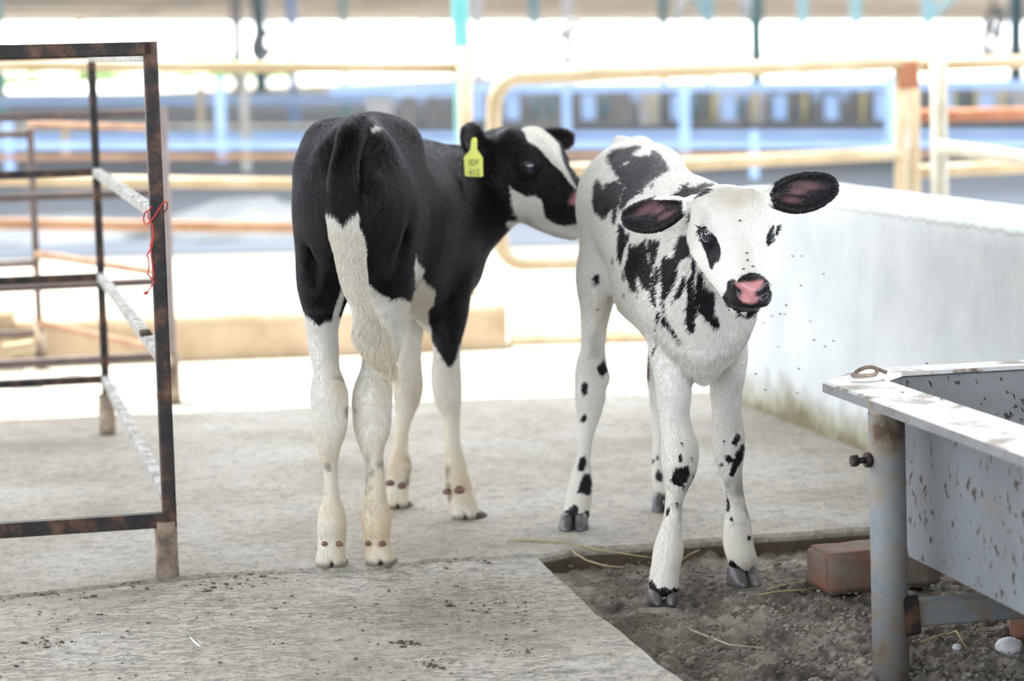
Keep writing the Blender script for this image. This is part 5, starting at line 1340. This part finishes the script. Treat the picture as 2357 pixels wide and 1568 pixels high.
def add_fur(root, body, P, N, info, count, flow, length, dark, light, seed):
    me = body.data; me.calc_loop_triangles()
    T = np.zeros(len(me.loop_triangles) * 3, np.int32); me.loop_triangles.foreach_get('vertices', T); T = T.reshape(-1, 3)
    g = np.random.default_rng(seed)
    area = np.linalg.norm(np.cross(P[T[:, 1]] - P[T[:, 0]], P[T[:, 2]] - P[T[:, 0]]), axis=1) * .5
    area = area * info['density'][T[:, 0]]
    pick = g.choice(len(T), count, p=area / area.sum())
    r1 = np.sqrt(g.random(count)); r2 = g.random(count)
    w = np.stack([1 - r1, r1 * (1 - r2), r1 * r2], 1)
    ip = lambda A: (A[T[pick]] * (w[:, :, None] if A.ndim == 2 else w)).sum(1)
    p = ip(P); n = ip(N); n /= np.linalg.norm(n, axis=1)[:, None] + 1e-9
    d = flow(p, n, pick, T); d = d + (g.random((count, 3)) - .5) * .36 * np.linalg.norm(d, axis=1)[:, None]
    sw = (np.stack([vnoise(p, 16, seed + k) for k in range(3)], 1) - .5) * .8; d = d + sw
    d = d - n * np.einsum('ij,ij->i', d, n)[:, None]; d /= np.linalg.norm(d, axis=1)[:, None] + 1e-9
    L = ip(length) * g.uniform(.6, 1.25, count)
    K = 4
    pos = np.zeros((count, K, 3)); lift = (.0, .20, .26, .26)
    for k in range(K):
        pos[:, k] = p - n * .0006 + d * (L * k / (K - 1))[:, None] + n * (L * lift[k])[:, None]
    rad = np.tile(np.array([.00032, .00031, .00022, .00005]), (count, 1))
    hc = bpy.data.hair_curves.new('fur'); hc.add_curves([K] * count)
    off = np.array(OFF[root.name])
    hc.attributes['position'].data.foreach_set('vector', (pos - off).ravel().astype(np.float32))
    ra = hc.attributes.get('radius') or hc.attributes.new('radius', 'FLOAT', 'POINT')
    ra.data.foreach_set('value', rad.ravel().astype(np.float32))
    b = ip(info['black']) + g.normal(0, .10, count) > .5
    v = g.uniform(.82, 1.12, count)[:, None]
    col = np.where(b[:, None], np.array(dark) * v, np.array(light) * np.minimum(v, 1.06))
    st = np.clip(ip(info['stain']) * (.5 + 1.1 * fbm(p, 14, 3, 3)), 0, 1)[:, None] * ~b[:, None]
    col = col * (1 - st) + np.array([.58, .46, .27]) * st
    mk = ip(info['muck'])[:, None]; col = col * (1 - mk) + np.array([.09, .075, .06]) * mk
    pk = ip(info['pink'])[:, None]; col = col * (1 - pk) + np.array([.45, .19, .18]) * pk
    a = hc.attributes.new('tone', 'FLOAT_COLOR', 'CURVE')
    a.data.foreach_set('color', np.concatenate([col, np.ones((count, 1))], 1).ravel().astype(np.float32))
    a2 = hc.attributes.new('dark', 'FLOAT', 'CURVE'); a2.data.foreach_set('value', (b * (1 - pk[:, 0] > .9)).astype(np.float32))
    o = link('fur', hc, M_FUR, root); o['kind'] = 'stuff'
    return o
def fur_white():
    root, bo, P, N, I = WC
    z = P[:, 2]; H = I['H']
    q = (P - H.o) @ H.f / H.s; qz = (P - H.o) @ H.z / H.s; qx = (P - H.o) @ H.x / H.s
    hd = I['head']
    L = np.full(len(P), .0085); L[z < .42] = .0065; L[z < .2] = .005
    L = np.where(hd, np.clip(.0032 + .007 * np.clip(1 - q / .09, 0, 1), .0032, .010), L)
    L[I['ear']] = .0045
    belly = ~hd & ~I['ear'] & (N[:, 2] < -.45) & (z > .33); L[belly] = .014
    den = np.ones(len(P))
    bare = (I['pink'] > .25) & (hd) | (hd & (q > .236)); den[bare] = 0
    for g in (-1, 1):
        e = H.w(g * .0655, .112, .0175); den[np.linalg.norm(P - e, axis=1) < .0125 * H.s] = 0
    den[hd] *= 1.9
    I['density'] = den
    E = I['E']
    def flow(p, n, pick, T):
        v0 = T[pick, 0]
        d = np.tile(np.array([-.18, .85, -.75]), (len(p), 1))
        zz = p[:, 2]; leg = zz < .40
        d[leg] = (0, .12, -1)
        h = hd[v0]; Xx = ((p - H.o) @ H.x)[:, None]
        d[h] = (-H.f + H.z * .1)[None] + (H.x[None] * Xx / .05 * .5)[h]
        ea = I['ear'][v0]
        for (b, dn, L_, sd, nm) in E:
            near = ea & (np.linalg.norm(p - (b + dn * L_ * .5), axis=1) < L_ * .75)
            d[near] = dn + sd * np.sign((p[near] - b) @ sd)[:, None] * .7
        return d
    add_fur(root, bo, P, N, I, FUR_W, flow, L, (.0075, .0075, .011), (.74, .72, .68), 11)
def fur_black():
    root, bo, P, N, I = BC
    z = P[:, 2]; H = I['H']; hd = I['head']; q = (P - H.o) @ H.f / H.s
    L = np.full(len(P), .0085); L[z < .42] = .0065; L[z < .2] = .005; L[hd] = .006
    t = I['tail']; L[t] = .011; L[t & (z < .62)] = .016; L[t & (z < .46)] = .026
    den = np.ones(len(P)); den[hd & (q > .238)] = 0; den[(I['pink'] > .3)] = 0; den[t] = 1.8
    e = H.w(.0655, .112, .0175); den[np.linalg.norm(P - e, axis=1) < .013] = 0
    I['density'] = den
    def flow(p, n, pick, T):
        v0 = T[pick, 0]
        d = np.tile(np.array([-.24, -.75, -.8]), (len(p), 1))
        rump = p[:, 1] < 4.62; d[rump] = (-.05, -.45, -1)
        d[p[:, 2] < .42] = (0, -.12, -1)
        d[t[v0]] = (.08, -.1, -1)
        h = hd[v0]; d[h] = -H.f + H.z * .1
        return d
    add_fur(root, bo, P, N, I, FUR_B, flow, L, (.0085, .007, .008), (.74, .71, .655), 12)
FUR_W, FUR_B = 280000, 320000
fur_white(); fur_black()
# ------------------------------------------------------------------ flies
M_FLY = simple('black_fly', [(0.3, (.010, .010, .011)), (0.7, (.03, .028, .026))], 300, 0.4, 0, 0)
M_WING = simple('fly_wing', [(0.3, (.10, .10, .11)), (0.7, (.16, .16, .17))], 300, 0.3, 0, 0)
def fly_proto():
    f = thing('fly', 'small black fly resting on the bridge of the white calf nose, uppermost', 'fly', (0, 0, 0), 'flies on the white calf face')
    m = MB(); m.ball((0, 0, .0016), .0016, 6, (2.1, 1, .9)); m.ball((.0042, 0, .0018), .0012, 5, (.9, 1.2, 1))
    for g in (-1, 1):
        for k in (-1, 0, 1): m.tube([(.0008 * k + .001, 0, .0014), (.0012 * k + .001, g * .0024, .0020), (.0016 * k + .001, g * .0036, 0)], .0002, 4, False)
    m.build('body', M_FLY, f)
    for g in (-1, 1):
        w = MB(); a = [(.0018, g * .0004, .0030), (-.0008, g * .0030, .0033), (-.0042, g * .0032, .0030), (-.0046, g * .0016, .0028)]
        w.add(a + [(x, y, z + .0002) for x, y, z in a], [(0, 1, 2, 3), (4, 7, 6, 5), (0, 4, 5, 1), (1, 5, 6, 2), (2, 6, 7, 3), (3, 7, 4, 0)])
        w.build('wing', M_WING, f)
    return f
FLY = fly_proto(); used_fly = [False]
def fly(p, nrm, turn, label, group, size=1.0):
    if not used_fly[0]: o = FLY; used_fly[0] = True
    else:
        o = FLY.copy(); COL.objects.link(o)
        for ch in FLY.children:
            c = ch.copy(); c.parent = o; COL.objects.link(c)
    q = Vector(nrm).normalized(); t = Vector((math.cos(turn), .2, math.sin(turn))); t = (t - q * t.dot(q)).normalized(); b = q.cross(t)
    M = Matrix((t, b, q)).transposed().to_4x4(); M.translation = p
    o.matrix_world = M @ Matrix.Scale(size * .58, 4)
    o['label'] = label; o['group'] = group
QW = project(WC[2])
def on_calf(px, py):
    d = np.hypot(QW[:, 0] - px, QW[:, 1] - py); near = np.where(d < 6)[0]
    i = near[np.argmin(WC[2][near, 1])]; n = WC[3][i]
    return Vector(WC[2][i] + n * .0022), n
for px, py, t, lb in ((1720, 581, .4, 'small black fly on the white calf face, topmost of four above the nose'), (1720, 597, 1.2, 'small black fly on the white calf face, second of four above the nose'), (1735, 612, .3, 'small black fly right of the others just above the black nose patch'),
                      (1711, 617, .1, 'darkest small fly left above the black nose patch'), (1703, 507, 2.2, 'small fly on the forehead of the white calf'), (1372, 716, 2.3, 'small fly on the right hind thigh of the white calf'), (1464, 684, .2, 'small fly on the white belly of the spotted calf'), (1506, 762, .6, 'small fly on the shoulder edge above the white calf foreleg')):
    p, n = on_calf(px, py); fly(p, n, t, lb, 'flies on the white calf')
R_ = random.Random(8)
for px, py, Y in ((1824, 591, 4.3), (1845, 591, 4.6), (1895, 632, 4.6), (1843, 659, 4.2), (1809, 704, 4.1), (1795, 724, 4.2), (1806, 725, 4.5), (1776, 729, 4.6), (1757, 744, 4.7), (1865, 741, 4.7), (1873, 784, 4.15), (1918, 786, 4.3), (1899, 799, 4.6), (1791, 800, 4.6), (1838, 850, 4.15), (1739, 862, 4.1), (1761, 899, 4.2), (1835, 906, 4.6)):
    fly(at(px, py, Y), (.1, -.5, .85), R_.uniform(-.6, .8), 'tiny dark fly hovering in the air before the white wall', 'flies hovering before the white wall', 1.05)
for px, py in ((2133, 838), (2116, 899), (2293, 954), (2166, 922), (2077, 905), (2240, 941)):
    fly(ground(px, py, ZR + .005), (0, 0, 1), R_.uniform(0, 3), 'tiny black fly sitting on the rim of the feed trough', 'flies on the trough rim', 1.1)
for px, py in ((2218, 856), (2280, 852)):
    fly(at(px, py, 3.955), (-.1, -1, .3), R_.uniform(0, 3), 'tiny black fly on the inside end wall of the trough', 'flies inside the trough', 1.2)
